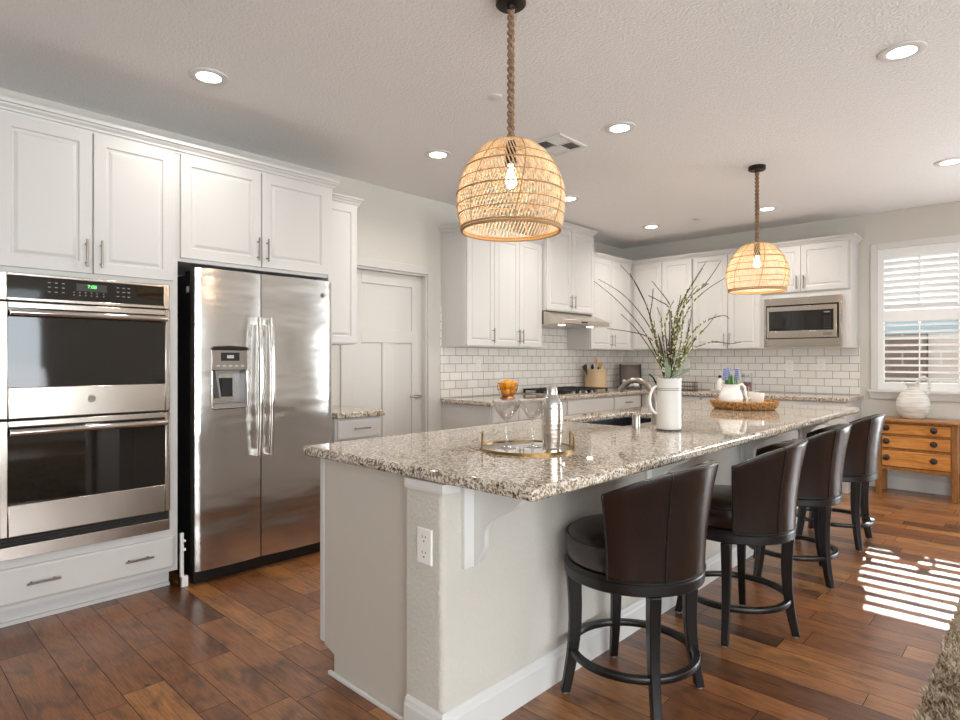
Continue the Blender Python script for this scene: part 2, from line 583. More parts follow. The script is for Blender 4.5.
RAISED = [(0, 0), (0, .018), (.002, .020), (.056, .020), (.061, .0135), (.069, .0125), (.083, .0185), (.086, .019)]
RAISED_N = [(0, 0), (0, .018), (.002, .020), (.050, .020), (.055, .0135), (.062, .0125), (.075, .0185), (.078, .019)]
SLAB = [(0, 0), (0, .014), (.004, .017), (.012, .020), (.02, .020)]
SHAKER = [(0, 0), (0, .018), (.002, .020), (.055, .020), (.058, .012), (.07, .012)]

class Face:
    """a cabinet front: 'x' faces +X (left run), 'y' faces -Y (back run), 'w' faces -X (island kitchen side)"""
    def __init__(self, kind, c):
        self.k, self.c = kind, c
        self.n = {'x': (1, 0, 0), 'y': (0, -1, 0), 'w': (-1, 0, 0)}[kind]
        self.u = {'x': (0, 1, 0), 'y': (1, 0, 0), 'w': (0, 1, 0)}[kind]
    def pt(self, a, z, d=0.0):
        s = {'x': 1, 'y': -1, 'w': -1}[self.k]
        return (a, self.c + s * d, z) if self.k == 'y' else (self.c + s * d, a, z)
    def front(self, name, a0, a1, z0, z1, parent, prof=RAISED, mat=None):
        g = 0.0015
        mb = MB()
        mb.panel(self.pt(a0 + g, z0 + g), self.u, (0, 0, 1), self.n, a1 - a0 - 2 * g, z1 - z0 - 2 * g, prof)
        return mb.build(name, mat or M['cab'], parent)
    def pull(self, a, z, vert, parent, L=0.14, d0=0.02):
        mb = MB()
        h = L / 2
        r = 0.0055
        if vert:
            e0, e1, q0, q1 = (a, z - h), (a, z + h), (a, z - h * .68), (a, z + h * .68)
        else:
            e0, e1, q0, q1 = (a - h, z), (a + h, z), (a - h * .68, z), (a + h * .68, z)
        mb.cyl(self.pt(*e0, d0 + .032), self.pt(*e1, d0 + .032), r, 10)
        for q in (q0, q1):
            mb.cyl(self.pt(*q, d0 - .001), self.pt(*q, d0 + .032), .0042, 8)
        return mb.build('pull', M['bronze'], parent, smooth=True)

def offset_poly(pts, d):
    """offset an open plan polyline to its left by d, mitred"""
    pts = [Vector(p) for p in pts]
    out = []
    for i, p in enumerate(pts):
        dirs = []
        if i > 0: dirs.append((p - pts[i - 1]).normalized())
        if i < len(pts) - 1: dirs.append((pts[i + 1] - p).normalized())
        ns = [Vector((-q.y, q.x)) for q in dirs]
        if len(ns) == 1:
            out.append(p + ns[0] * d)
        else:
            b = (ns[0] + ns[1]).normalized()
            out.append(p + b * (d / max(b.dot(ns[0]), 0.2)))
    return out

CROWN = [(0, 0), (.008, 0), (.010, .012), (.017, .014), (.019, .024), (.030, .036), (.032, .044), (.042, .046), (.044, .062), (0, .062)]
def crown(plan, z, parent, prof=CROWN, name='crown_moulding', mat=None, sc=1.0):
    mb = MB()
    offs = [[Vector((p.x, p.y, z + h * sc)) for p in offset_poly(plan, d * sc)] for d, h in prof]
    rings = [[offs[k][i] for k in range(len(prof))] for i in range(len(plan))]
    mb.loft(rings)
    return mb.build(name, mat or M['cab'], parent)

# ================================================================== room shell
def floor():
    mb = MB()
    mb.mi = 1
    mb.bm.faces.ensure_lookup_table()
    vs = [mb.bm.verts.new(p) for p in ((XW - .15, YN - .1, -.003), (XR + .1, YN - .1, -.003), (XR + .1, YB + .15, -.003), (XW - .15, YB + .15, -.003))]
    mb.faces([mb.bm.faces.new(vs)])
    mb.mi = 0
    rr = random.Random(4)
    y = YN
    g = 0.0012
    k = 0
    seq = [.15, .115, .17, .14, .127, .165, .115]
    while y < YB:
        w = seq[k % 7]; k += 1
        x = XW - rr.uniform(0, 1.2)
        while x < XR:
            L = rr.uniform(.4, 1.35)
            a, b = max(x, XW) + g, min(x + L, XR) - g
            if b - a > .02:
                y0, y1 = y + g, min(y + w, YB) - g
                vs = [mb.bm.verts.new(p) for p in ((a, y0, 0), (b, y0, 0), (b, y1, 0), (a, y1, 0))]
                mb.faces([mb.bm.faces.new(vs)])
            x += L
        y += w
    return structure(mb.build('floor', [M['floor'], M['gap']]))
floor()

mb = MB(); mb.box(XW - .15, XR + .1, YN - .1, YB + .15, ZC, ZC + .12)
structure(mb.build('ceiling', M['ceil']))

DY0, DY1, DZ = 2.86, 3.68, 2.055          # doorway in the left wall
mb = MB()
mb.box(XW - .12, XW, YN - .1, DY0, 0, ZC).box(XW - .12, XW, DY1, YB + .15, 0, ZC).box(XW - .12, XW, DY0, DY1, DZ, ZC)
structure(mb.build('wall_left', M['wall']))
a, b, c, d = BACK_WIN
mb = MB()
(pa, pb, pc, pd, _f) = ADDED_DOORS[0]
mb.box(XW, a, YB, YB + .15, 0, ZC).box(b, pa, YB, YB + .15, 0, ZC).box(pb, XR, YB, YB + .15, 0, ZC).box(pa, pb, YB, YB + .15, 0, pc).box(pa, pb, YB, YB + .15, pd, ZC).box(a, b, YB, YB + .15, 0, c).box(a, b, YB, YB + .15, d, ZC)
structure(mb.build('wall_back', M['wall']))
mb = MB()
y = YN
for a, b, c, d, f_ in sorted(RIGHT_WINS):
    mb.box(XR, XR + .1, y, a, 0, ZC).box(XR, XR + .1, a, b, 0, c).box(XR, XR + .1, a, b, d, ZC)
    y = b
mb.box(XR, XR + .1, y, YB, 0, ZC)
structure(mb.build('wall_right', M['wall']))
mb = MB()
x = XW
for a, b, c, d, f_ in sorted(NEAR_WINS):
    mb.box(x, a, YN - .1, YN, 0, ZC).box(a, b, YN - .1, YN, 0, c).box(a, b, YN - .1, YN, d, ZC)
    x = b
mb.box(x, XR + .1, YN - .1, YN, 0, ZC)
structure(mb.build('wall_near', M['wall']))

# windows out of the frame: simple framed sashes with panes
def sash(idx, wall, a, b, c, d):
    yw = YB + .06 if wall == 'b' else YN - .05
    mb = MB()
    t = .05
    m_ = (a + b) / 2
    if wall == 'r':
        f = lambda p0, p1, z0, z1: mb.box(XR + .02, XR + .08, p0, p1, z0, z1)
    else:
        f = lambda p0, p1, z0, z1: mb.box(p0, p1, yw - .03, yw + .03, z0, z1)
    f(a, a + t, c, d); f(b - t, b, c, d); f(m_ - t / 2, m_ + t / 2, c, d)
    f(a + t, m_ - t / 2, c, c + t); f(m_ + t / 2, b - t, c, c + t); f(a + t, m_ - t / 2, d - t, d); f(m_ + t / 2, b - t, d - t, d)
    o = structure(mb.build('window_%d' % idx, M['frame_alu']))
    mb = MB()
    if wall == 'r':
        mb.box(XR + .045, XR + .05, a + t, b - t, c + t, d - t)
    else:
        mb.box(a + t, b - t, yw - .0025, yw + .0025, c + t, d - t)
    mb.build('window_pane', M['pane'], o)
k = 2
for w in RIGHT_WINS:
    sash(k, 'r', *w[:4]); k += 1
for w in NEAR_WINS:
    sash(k, 'n', *w[:4]); k += 1
for w in ADDED_DOORS:
    sash(k, 'b', *w[:4]); k += 1

# the window in the back wall: casing, sill, pane and the shutter
a, b, c, d = BACK_WIN
mb = MB()
cw = .062
mb.box(a - cw, a, YB - .02, YB, c - .02, d + cw).box(b, b + cw, YB - .02, YB, c - .02, d + cw).box(a, b, YB - .02, YB, d, d + cw)
w1 = structure(mb.build('window_1', M['trimw'], bevel=.004))
mb = MB()
mb.box(a - cw - .02, b + cw + .02, YB - .055, YB + .03, c - .045, c - .02)
mb.hexa([(a - cw + .0, YB - .018, c - .115), (b + cw, YB - .018, c - .115), (b + cw, YB, c - .115), (a - cw, YB, c - .115),
         (a - cw - .012, YB - .042, c - .045), (b + cw + .012, YB - .042, c - .045), (b + cw + .012, YB, c - .045), (a - cw - .012, YB, c - .045)])
mb.build('window_sill', M['trimw'], w1, bevel=.003)
mb = MB()
t = .035
mb.box(a, a + t, YB + .09, YB + .13, c, d).box(b - t, b, YB + .09, YB + .13, c, d).box(a + t, b - t, YB + .09, YB + .13, c, c + t).box(a + t, b - t, YB + .09, YB + .13, d - t, d).box(a + t, b - t, YB + .09, YB + .13, 1.68, 1.72)
mb.build('window_sash', M['frame_alu'], w1)
mb = MB(); mb.box(a + t, b - t, YB + .105, YB + .109, c + t, d - t)
mb.build('window_pane', M['pane'], w1)

sh = empty('plantation_shutter', (-.91, YB + .01, c), 'white plantation shutter with louvers in the back wall window', 'shutter')
mb = MB()
ys0, ys1 = YB - .012, YB + .02
mb.box(a, a + .052, ys0, ys1, c - .02, d).box(b - .052, b, ys0, ys1, c - .02, d)
mb.box(a + .052, b - .052, ys0, ys1, c - .02, 1.055).box(a + .052, b - .052, ys0, ys1, 1.655, 1.765).box(a + .052, b - .052, ys0, ys1, 2.315, d)
mb.build('shutter_frame', M['white_louver'], sh, bevel=.003)
def louver(z, ang):
    mb = MB()
    wd, th = .034, .0055
    x0, x1 = a + .054, b - .054
    ca, sa = math.cos(ang), math.sin(ang)
    poly = []
    for uu, vv in ((-wd, 0), (-wd * .6, -th * .8), (0, -th), (wd * .6, -th * .8), (wd, 0), (wd * .6, th * .8), (0, th), (-wd * .6, th * .8)):
        poly.append((YB + .004 + uu * ca - vv * sa, z + uu * sa + vv * ca))
    mb.prism(poly, 'x', x0, x1)
    mb.build('louver', M['white_louver'], sh, smooth=True)
for i in range(9):
    louver(1.09 + i * .0664, math.radians(-18))
for i in range(9):
    louver(1.80 + i * .0605, math.radians(-52))
for z0, z1, t_ in ((1.10, 1.63, 0), (1.80, 2.29, 1)):
    mb = MB(); mb.box(-.915, -.905, YB - .037, YB - .029, z0, z1)
    mb.build('tilt_rod', M['white_louver'], sh)

# outside the window
mb = MB(); mb.box(-6, 9, YB + .3, 22, -.12, -.02)
structure(mb.build('ground', M['grass']))
mb = MB(); mb.box(-4.5, -1.2, 10.0, 10.2, -.02, 1.63)
thing1(mb, 'garden_wall', M['block_br'], 'brown block garden wall seen through the lower shutter louvers', 'wall')
mb = MB(); mb.box(-1.19, 1.5, 10.05, 10.25, -.02, 1.63)
thing1(mb, 'garden_wall', M['block_pl'], 'pale pinkish block wall behind the pottery jug, outside the window', 'wall')
hs = empty('neighbour_house', (-1.5, 12.5, 0), 'blue-grey strip of the neighbouring house above the garden wall outside', 'house')
mb = MB(); mb.box(-5.0, 3, 12.4, 13.0, -.02, 1.97); mb.build('house_wall', M['siding'], hs)

# skirting and door
mb = MB()
def skirt_x(y0, y1):
    mb.box(XW, XW + .014, y0, y1, 0, .12)
skirt_x(YN, .40)
structure(mb.build('baseboard_left', M['trimw'], bevel=.003))
mb = MB(); mb.box(-1.37, .3, YB - .014, YB, 0, .125)
structure(mb.build('baseboard_back', M['trimw'], bevel=.003))

fx = Face('x', XW)
mb = MB()
cs = .115
mb.box(XW, XW + .018, DY0 - cs, DY0, 0, DZ + .07).box(XW, XW + .018, DY1, DY1 + cs, 0, DZ + .07).box(XW, XW + .018, DY0, DY1, DZ, DZ + .07)
mb.box(XW - .12, XW, DY0, DY0 + .018, 0, DZ).box(XW - .12, XW, DY1 - .018, DY1, 0, DZ).box(XW - .12, XW, DY0 + .018, DY1 - .018, DZ - .018, DZ)
structure(mb.build('trim_1', M['doorw'], bevel=.003))
mb = MB()
xd = XW - .055
dy0, dy1 = DY0 + .02, DY1 - .02
# slab built of stiles and rails with three recessed panels
st = .115
ym = (dy0 + dy1) / 2
def db(y0, y1, z0, z1, x1=xd):
    mb.box(xd - .035, x1, y0, y1, z0, z1)
db(dy0, dy0 + st, .012, DZ - .02); db(dy1 - st, dy1, .012, DZ - .02)
db(dy0 + st, dy1 - st, .012, .22); db(dy0 + st, dy1 - st, 1.425, 1.54); db(dy0 + st, dy1 - st, 1.93, DZ - .02)
db(ym - st / 2, ym + st / 2, .22, 1.425)
db(dy0 + st, ym - st / 2, .22, 1.425, xd - .012); db(ym + st / 2, dy1 - st, .22, 1.425, xd - .012); db(dy0 + st, dy1 - st, 1.54, 1.93, xd - .012)
dr = structure(mb.build('door_1', M['doorw'], bevel=.002))
mb = MB()
hy, hz = dy1 - .06, .945
mb.cyl((xd, hy, hz), (xd + .012, hy, hz), .03, 20)
mb.cyl((xd + .01, hy, hz), (xd + .05, hy, hz), .012, 12)
mb.tube([(xd + .05, hy + .01, hz), (xd + .055, hy - .02, hz), (xd + .055, hy - .07, hz), (xd + .05, hy - .115, hz)], [.011, .011, .009, .008], 10)
mb.build('door_handle', M['nickel'], dr, smooth=True)

# backsplash tile
mb = MB(); mb.box(XW, XW + .009, 3.842, YB, .9145, 1.78)
structure(mb.build('trim_2', M['tile_y']))
mb = MB(); mb.box(XW + .009, -1.41, YB - .009, YB, .9145, 1.396)
structure(mb.build('trim_3', M['tile_x']))

# ================================================================== cabinets on the left wall
XF = -3.57            # body face of the tall cabinets; door faces come to -3.55
fl = Face('x', XF)
def pulls(parent, f, pos, z, vert=True, L=.14):
    for a_ in pos:
        f.pull(a_, z, vert, parent, L)

oc = empty('oven_cabinet', (-3.86, .875, 0), 'tall white cabinet around the double oven, two doors above and one wide drawer below', 'cabinet')
mb = MB()
mb.box(XW + .002, XF, .455, .497, .095, 2.45).box(XW + .002, XF, 1.25, 1.292, .095, 2.45)
mb.box(XW + .002, XF, .497, 1.25, 1.69, 2.45).box(XW + .002, XF, .497, 1.25, .095, .335).box(XW + .002, -4.13, .497, 1.25, .335, 1.69)
mb.build('body', M['cab'], oc)
mb = MB(); mb.box(XW + .002, -3.64, .455, 1.27, 0, .095); mb.box(-3.64, -3.625, .455, 1.27, 0, .018)
mb.build('toe_kick', M['cab'], oc)
for y0, y1, py in ((.482, .874, .842), (.877, 1.268, .908)):
    dd = fl.front('door', y0, y1, 1.715, 2.435, oc)
    fl.pull(py, 1.815, True, dd)
dw = fl.front('drawer', .482, 1.268, .118, .292, oc, SLAB)
for py in (.664, 1.085):
    fl.pull(py, .209, False, dw, .135)
crown([(XF, 1.2915), (XF, .455), (XW + .002, .455)], 2.436, oc)

fc = empty('fridge_cabinet', (-3.86, 1.79, 1.83), 'white two-door cabinet above the stainless fridge, with its tall side panel', 'cabinet')
mb = MB(); mb.box(XW + .002, XF, 1.2925, 2.262, 1.832, 2.45)
mb.build('body', M['cab'], fc)
mb = MB(); mb.box(XW + .002, XF + .01, 2.2625, 2.292, 0, 2.45)
mb.build('side_panel', M['cab'], fc)
for y0, y1, py in ((1.302, 1.781, 1.752), (1.784, 2.262, 1.812)):
    dd = fl.front('door', y0, y1, 1.85, 2.435, fc)
    fl.pull(py, 1.955, True, dd)
crown([(-3.775, 2.292), (XF, 2.292), (XF, 1.2925)], 2.436, fc)

# narrow cabinets beside the fridge
fu = Face('x', -3.83)
wc = empty('upper_cabinet', (-3.99, 2.48, 1.39), 'narrow white wall cabinet between the fridge and the white door', 'cabinet')
mb = MB(); mb.box(XW + .002, -3.83, 2.2935, 2.68, 1.392, 2.45); mb.build('body', M['cab'], wc)
dd = fu.front('door', 2.30, 2.672, 1.40, 2.435, wc, RAISED_N)
fu.pull(2.335, 1.51, True, dd)
crown([(XW + .002, 2.68), (-3.83, 2.68), (-3.83, 2.2935)], 2.436, wc)
fb = Face('x', -3.53)
bc = empty('base_cabinet', (-3.84, 2.48, 0), 'narrow white base cabinet with one drawer between the fridge and the white door', 'cabinet')
mb = MB(); mb.box(XW + .002, -3.53, 2.2935, 2.672, .1, .873).box(XW + .002, -3.60, 2.2935, 2.672, 0, .1); mb.build('body', M['cab'], bc)
dw = fb.front('drawer', 2.31, 2.662, .725, .862, bc, SLAB)
fb.pull(2.49, .80, False, dw, .13)
dd = fb.front('door', 2.31, 2.662, .11, .718, bc, RAISED_N)
fb.pull(2.345, .62, True, dd)
mb = MB(); mb.box(XW + .002, -3.495, 2.2935, 2.70, .8735, .914)
thing1(mb, 'countertop', M['granite'], 'small speckled granite top on the narrow cabinet beside the fridge', 'countertop', bevel=.01, seg=3)

# far left run
CZ = 2.458
cab = empty('upper_cabinet', (-3.99, 4.41, 1.395), 'white three-door wall cabinet above the fruit bowl', 'cabinet')
mb = MB(); mb.box(XW + .002, -3.83, 3.85, 4.967, 1.397, CZ + .01); mb.build('body', M['cab'], cab)
for y0, y1, py in ((3.858, 4.222, 4.195), (4.224, 4.594, 4.567), (4.596, 4.96, 4.623)):
    dd = fu.front('door', y0, y1, 1.405, CZ, cab, RAISED_N)
    fu.pull(py, 1.505, True, dd)
crown([(-3.83, 4.967), (-3.83, 3.85), (XW + .002, 3.85)], CZ - .002, cab)

fh = Face('x', -3.78)
hc = empty('hood_cabinet', (-3.97, 5.42, 1.79), 'raised white two-door cabinet above the range hood, reaching the ceiling', 'cabinet')
mb = MB(); mb.box(XW + .002, -3.78, 4.969, 5.868, 1.79, 2.69); mb.build('body', M['cab'], hc)
for y0, y1, py in ((4.978, 5.417, 5.385), (5.42, 5.86, 5.452)):
    dd = fh.front('door', y0, y1, 1.80, 2.67, hc, RAISED_N)
    fh.pull(py, 1.90, True, dd)
crown([(XW + .002, 5.868), (-3.78, 5.868), (-3.78, 4.969), (XW + .002, 4.969)], 2.68, hc)

cc = empty('upper_cabinet', (-3.99, 6.35, 1.395), 'white two-door wall cabinet right of the range hood, running into the corner', 'cabinet')
mb = MB(); mb.box(XW + .002, -3.83, 5.87, YB - .002, 1.397, CZ + .01); mb.build('body', M['cab'], cc)
for y0, y1, py in ((5.878, 6.318, 6.288), (6.321, 6.77, 6.352)):
    dd = fu.front('door', y0, y1, 1.405, CZ, cc, RAISED_N)
    fu.pull(py, 1.505, True, dd)
crown([(-3.83, 6.83), (-3.83, 5.87)], CZ - .002, cc)

fk = Face('y', 6.83)
def back_cab(x0, x1, split, label, zb=1.397, zd=1.405, px=(-.032, .032), zp=1.505):
    e = empty('upper_cabinet', ((x0 + x1) / 2, 6.99, zb), label, 'cabinet')
    mb = MB(); mb.box(-3.829 if x0 < -3.7 else x0, x1, 6.83, YB - .002, zb, CZ + .01); mb.build('body', M['cab'], e)
    for a0, a1, pp in ((x0 + .006, split - .0015, split + px[0]), (split + .0015, x1 - .006, split + px[1])):
        dd = fk.front('door', a0, a1, zd, CZ, e, RAISED_N)
        fk.pull(pp, zp, True, dd)
    return e
e1 = back_cab(-3.80, -3.032, -3.412, 'white two-door wall cabinet on the back wall, next to the corner')
crown([(-3.03, 6.83), (-3.83, 6.83)], CZ - .002, e1)
e2 = back_cab(-3.03, -2.272, -2.622, 'white two-door wall cabinet on the back wall, left of the microwave')
crown([(-2.271, 6.83), (-3.03, 6.83)], CZ - .002, e2)
e3 = empty('microwave_cabinet', (-1.86, 6.99, 1.397), 'white cabinet holding the built-in microwave, two small doors on top', 'cabinet')
mb = MB()
mb.box(-2.27, -2.225, 6.83, YB - .002, 1.397, CZ + .01).box(-1.50, -1.425, 6.83, YB - .002, 1.397, CZ + .01)
mb.box(-2.225, -1.50, 6.83, YB - .002, 1.93, CZ + .01).box(-2.225, -1.50, 6.83, YB - .002, 1.397, 1.412).box(-2.225, -1.50, 7.12, YB - .002, 1.412, 1.93)
mb.build('body', M['cab'], e3)
for a0, a1, pp in ((-2.262, -1.876, -1.908), (-1.873, -1.445, -1.84)):
    dd = fk.front('door', a0, a1, 1.985, CZ, e3, RAISED_N)
    fk.pull(pp, 2.08, True, dd)
crown([(-1.425, YB - .002), (-1.425, 6.83), (-2.27, 6.83)], CZ - .002, e3)

# base units
def base_l(y0, y1, label, cols, falsefront=False):
    e = empty('base_cabinet', (-3.84, (y0 + y1) / 2, 0), label, 'cabinet')
    mb = MB(); mb.box(XW + .002, -3.53, y0, y1, .1, .873).box(XW + .002, -3.60, y0, y1, 0, .1); mb.build('body', M['cab'], e)
    for a0, a1, dr_ in cols:
        if dr_ == 'false':
            fb.front('panel', a0, a1, .715, .862, e, SLAB)
        else:
            d_ = fb.front('drawer', a0, a1, .715, .862, e, SLAB); fb.pull((a0 + a1) / 2, .795, False, d_, .12)
        if a1 - a0 > .6:
            m_ = (a0 + a1) / 2
            for b0, b1, pp in ((a0, m_ - .001, m_ - .035), (m_ + .001, a1, m_ + .035)):
                d_ = fb.front('door', b0, b1, .108, .709, e, RAISED_N); fb.pull(pp, .62, True, d_)
        else:
            d_ = fb.front('door', a0, a1, .108, .709, e, RAISED_N); fb.pull(a1 - .035, .62, True, d_)
    return e
e = base_l(3.86, 4.985, 'white base cabinet at the near end of the far run, under the fruit bowl', [(3.868, 4.225, 'd'), (4.228, 4.978, 'd')])
base_l(4.987, 5.878, 'white base cabinet under the gas cooktop', [(4.995, 5.872, 'false')])
base_l(5.88, 6.515, 'white base cabinet with one drawer between cooktop and corner', [(5.888, 6.44, 'd')])
fkb = Face('y', 6.53)
def base_b(x0, x1, label, xs=None):
    e = empty('base_cabinet', ((xs or x0) / 2 + x1 / 2, 6.84, 0), label, 'cabinet')
    mb = MB(); mb.box(xs or x0, x1, 6.53, YB - .002, .1, .873).box(xs or x0, x1, 6.60, YB - .002, 0, .1); mb.build('body', M['cab'], e)
    d_ = fkb.front('drawer', x0 + .006, x1 - .006, .715, .862, e, SLAB); fkb.pull((x0 + x1) / 2, .795, False, d_, .13)
    m_ = (x0 + x1) / 2
    for b0, b1, pp in ((x0 + .006, m_ - .001, m_ - .035), (m_ + .001, x1 - .006, m_ + .035)):
        d_ = fkb.front('door', b0, b1, .108, .709, e, RAISED_N); fkb.pull(pp, .62, True, d_)
base_b(-3.48, -2.80, 'white base cabinet on the back wall, nearest the corner', -3.528)
base_b(-2.798, -2.10, 'white base cabinet on the back wall, middle one behind the island')
base_b(-2.098, -1.40, 'white base cabinet on the back wall, last before the window')

# L-shaped countertop
mb = MB()
mb.prism([(XW + .0095, 3.838), (-3.497, 3.838), (-3.497, 6.497), (-1.372, 6.497), (-1.372, YB - .0095), (XW + .0095, YB - .0095)], 'z', .8735, .914)
thing1(mb, 'countertop', M['granite'], 'long L-shaped speckled granite worktop along the left and back walls', 'countertop', bevel=.009, seg=3)

# ================================================================== double wall oven
ov = empty('double_oven', (-3.8, .873, .336), 'stainless built-in double oven with two black glass doors', 'oven')
XO = -3.545
oy0, oy1 = .493, 1.238
mb = MB(); mb.box(-4.1, XO - .012, oy0, oy1, .337, 1.688); mb.build('body', M['darkcav'], ov)
def ring_frame(mb, x0, x1, y0, y1, z0, z1, l, r, b_, t_):
    mb.box(x0, x1, y0, y0 + l, z0, z1).box(x0, x1, y1 - r, y1, z0, z1).box(x0, x1, y0 + l, y1 - r, z0, z0 + b_).box(x0, x1, y0 + l, y1 - r, z1 - t_, z1)
# control panel
mb = MB(); ring_frame(mb, XO - .012, XO + .012, oy0, oy1, 1.556, 1.688, .03, .03, .016, .014)
cp = mb.build('control_panel', M['steel'], ov, bevel=.003)
mb = MB(); mb.box(XO - .01, XO + .006, oy0 + .03, oy1 - .03, 1.572, 1.674); mb.build('panel_glass', M['blackglass'], cp)
XT = XO + .0062
mb = MB(); mb.box(XT, XT + .0006, .80, .935, 1.622, 1.659); mb.build('display', M['slot'], cp)
text_mesh('clock_digits', '7:08', .024, M['led_green'], cp, (XT + .0007, .868, 1.645), (0, 1, 0), (0, 0, 1), (1, 0, 0))
for kys, kzs, w_, h_ in (((.688, .716, .745), (1.652, 1.630, 1.607), .006, .002), ((.985, 1.012, 1.036), (1.652, 1.630, 1.607), .006, .002), ((.79, .815, .84, .865, .89, .92), (1.614, 1.600), .003, .002)):
    mb = MB()
    for yy in kys:
        for zz in kzs:
            mb.box(XT, XT + .0006, yy - w_, yy + w_, zz - h_, zz + h_)
    mb.build('touch_keys', M['greypl'], cp)
def oven_door(z0, z1, logo):
    mb = MB(); ring_frame(mb, XO - .01, XO + .022, oy0, oy1, z0, z1, .032, .026, .148, .03)
    d = mb.build('door', M['steel'], ov, bevel=.004)
    mb = MB(); mb.box(XO - .008, XO + .017, oy0 + .032, oy1 - .026, z0 + .148, z1 - .03)
    mb.build('door_glass', M['blackglass'], d)
    zh = z1 - .052
    mb = MB()
    mb.cyl((XO + .062, oy0 + .035, zh), (XO + .062, oy1 - .03, zh), .0155, 18)
    for yy in (oy0 + .055, oy1 - .05):
        mb.cyl((XO + .018, yy, zh), (XO + .06, yy, zh), .011, 12)
    mb.build('handle', M['chrome'], d, smooth=True)
    if logo:
        mb = MB()
        mb.prism([(.862 + .019 * math.cos(q * PI / 14), z0 + .082 + .019 * math.sin(q * PI / 14)) for q in range(28)], 'x', XO + .0222, XO + .0265)
        bg = mb.build('badge', M['chrome'], d)
        mb = MB()
        mb.tube([(XO + .0268, .862 + .0145 * math.cos(q * PI / 14), z0 + .082 + .0145 * math.sin(q * PI / 14)) for q in range(28)], .0011, 6, True)
        mb.build('badge_ring', M['slot'], bg)
        text_mesh('badge_letters', 'GE', .016, M['slot'], bg, (XO + .0267, .862, z0 + .082), (0, 1, 0), (0, 0, 1), (1, 0, 0))
oven_door(.998, 1.549, True)
oven_door(.445, .989, False)
mb = MB(); mb.box(XO - .012, XO + .010, oy0, oy1, .338, .398)
mb.build('lower_trim', M['steel'], ov, bevel=.002)
mb = MB()
for zz in (.410, .425):
    mb.box(XO - .012, XO - .004, oy0 + .012, oy1 - .012, zz, zz + .003)
mb.build('vent_louver', M['iron'], ov)

# ================================================================== refrigerator
XR_ = -3.485
fr = empty('refrigerator', (-3.85, 1.80, 0), 'stainless side-by-side refrigerator with water dispenser in its left door', 'refrigerator')
f0, f1, fm = 1.356, 2.243, 1.744
mb = MB(); mb.box(XW + .03, XR_ - .075, f0 + .008, f1 - .008, .03, 1.77)
bd = mb.build('body', M['black'], fr, bevel=.004)
mb = MB(); mb.box(XR_ - .1, XR_ - .045, f0 + .01, f1 - .01, .0, .075)
mb.build('base_grille', M['black'], fr, bevel=.003)
mb = MB(); mb.box(XR_ - .17, XR_ - .09, f0 + .01, f0 + .05, 1.77, 1.788); mb.box(XR_ - .17, XR_ - .09, f1 - .05, f1 - .01, 1.77, 1.788); mb.build('hinge_cover', M['black'], fr)
mb = MB(); mb.box(XR_ - .145, XR_ - .11, f0 + .0065, f0 + .0085, 1.665, 1.70)
mb.build('rating_label', M['silverink'], bd)
def fdoor(y0, y1, hole=None):
    z0, z1 = .082, 1.797
    n = 10
    def xf(y):   # gently bowed front
        s = (y - (y0 + y1) / 2) / ((y1 - y0) / 2)
        e = 1 - abs(s)
        return XR_ + .012 * (1 - s * s) - (.007 * (1 - min(e / .045, 1)) ** 2 if e < .045 and abs(y - fm) > .06 else 0)
    ys = [y0 + (y1 - y0) * i / 24 for i in range(25)]
    if hole:
        ys = sorted(set([q for q in ys if not (hole[0] - .012 < q < hole[1] + .012)] + [hole[0], hole[1], hole[0] + .05, hole[0] + .1, hole[0] + .15]))
    zs = [z0, z1] if not hole else [z0, hole[2], hole[3], z1]
    mb = MB(); bm = mb.bm
    g = [[bm.verts.new((xf(y), y, z)) for z in zs] for y in ys]
    for i in range(len(ys) - 1):
        for j in range(len(zs) - 1):
            if hole and j == 1 and ys[i] >= hole[0] - 1e-6 and ys[i + 1] <= hole[1] + 1e-6:
                continue
            bm.faces.new((g[i][j], g[i + 1][j], g[i + 1][j + 1], g[i][j + 1]))
    xb = XR_ - .072
    bt = [bm.verts.new((xb, y, z)) for y, z in ((y0, z0), (y1, z0), (y1, z1), (y0, z1))]
    bm.faces.new(bt)
    bm.faces.new([g[i][0] for i in range(len(ys))] + [bt[1], bt[0]])
    bm.faces.new([g[i][-1] for i in range(len(ys))] + [bt[2], bt[3]])
    bm.faces.new([g[0][j] for j in range(len(zs))] + [bt[3], bt[0]])
    bm.faces.new([g[-1][j] for j in range(len(zs))] + [bt[2], bt[1]])
    return mb.build('door', M['fridge'], fr, smooth=True, angle=40)
HO = (1.443, 1.652, 1.0, 1.335)
dl = fdoor(f0, fm - .003, HO)
drr = fdoor(fm + .003, f1)
def fhandle(y, door):
    mb = MB()
    pts, rad = [], []
    for i in range(17):
        s = -1 + i / 8
        pts.append((XR_ + .075 - .022 * s * s, y, 1.115 + s * .415))
        rad.append(.0155)
    mb.tube(pts, rad, 12)
    for zz in (.72, 1.51):
        mb.box(XR_ + .0, XR_ + .06, y - .012, y + .012, zz - .02, zz + .02)
    mb.build('handle', M['chrome'], door, smooth=True)
fhandle(1.708, dl); fhandle(1.781, drr)
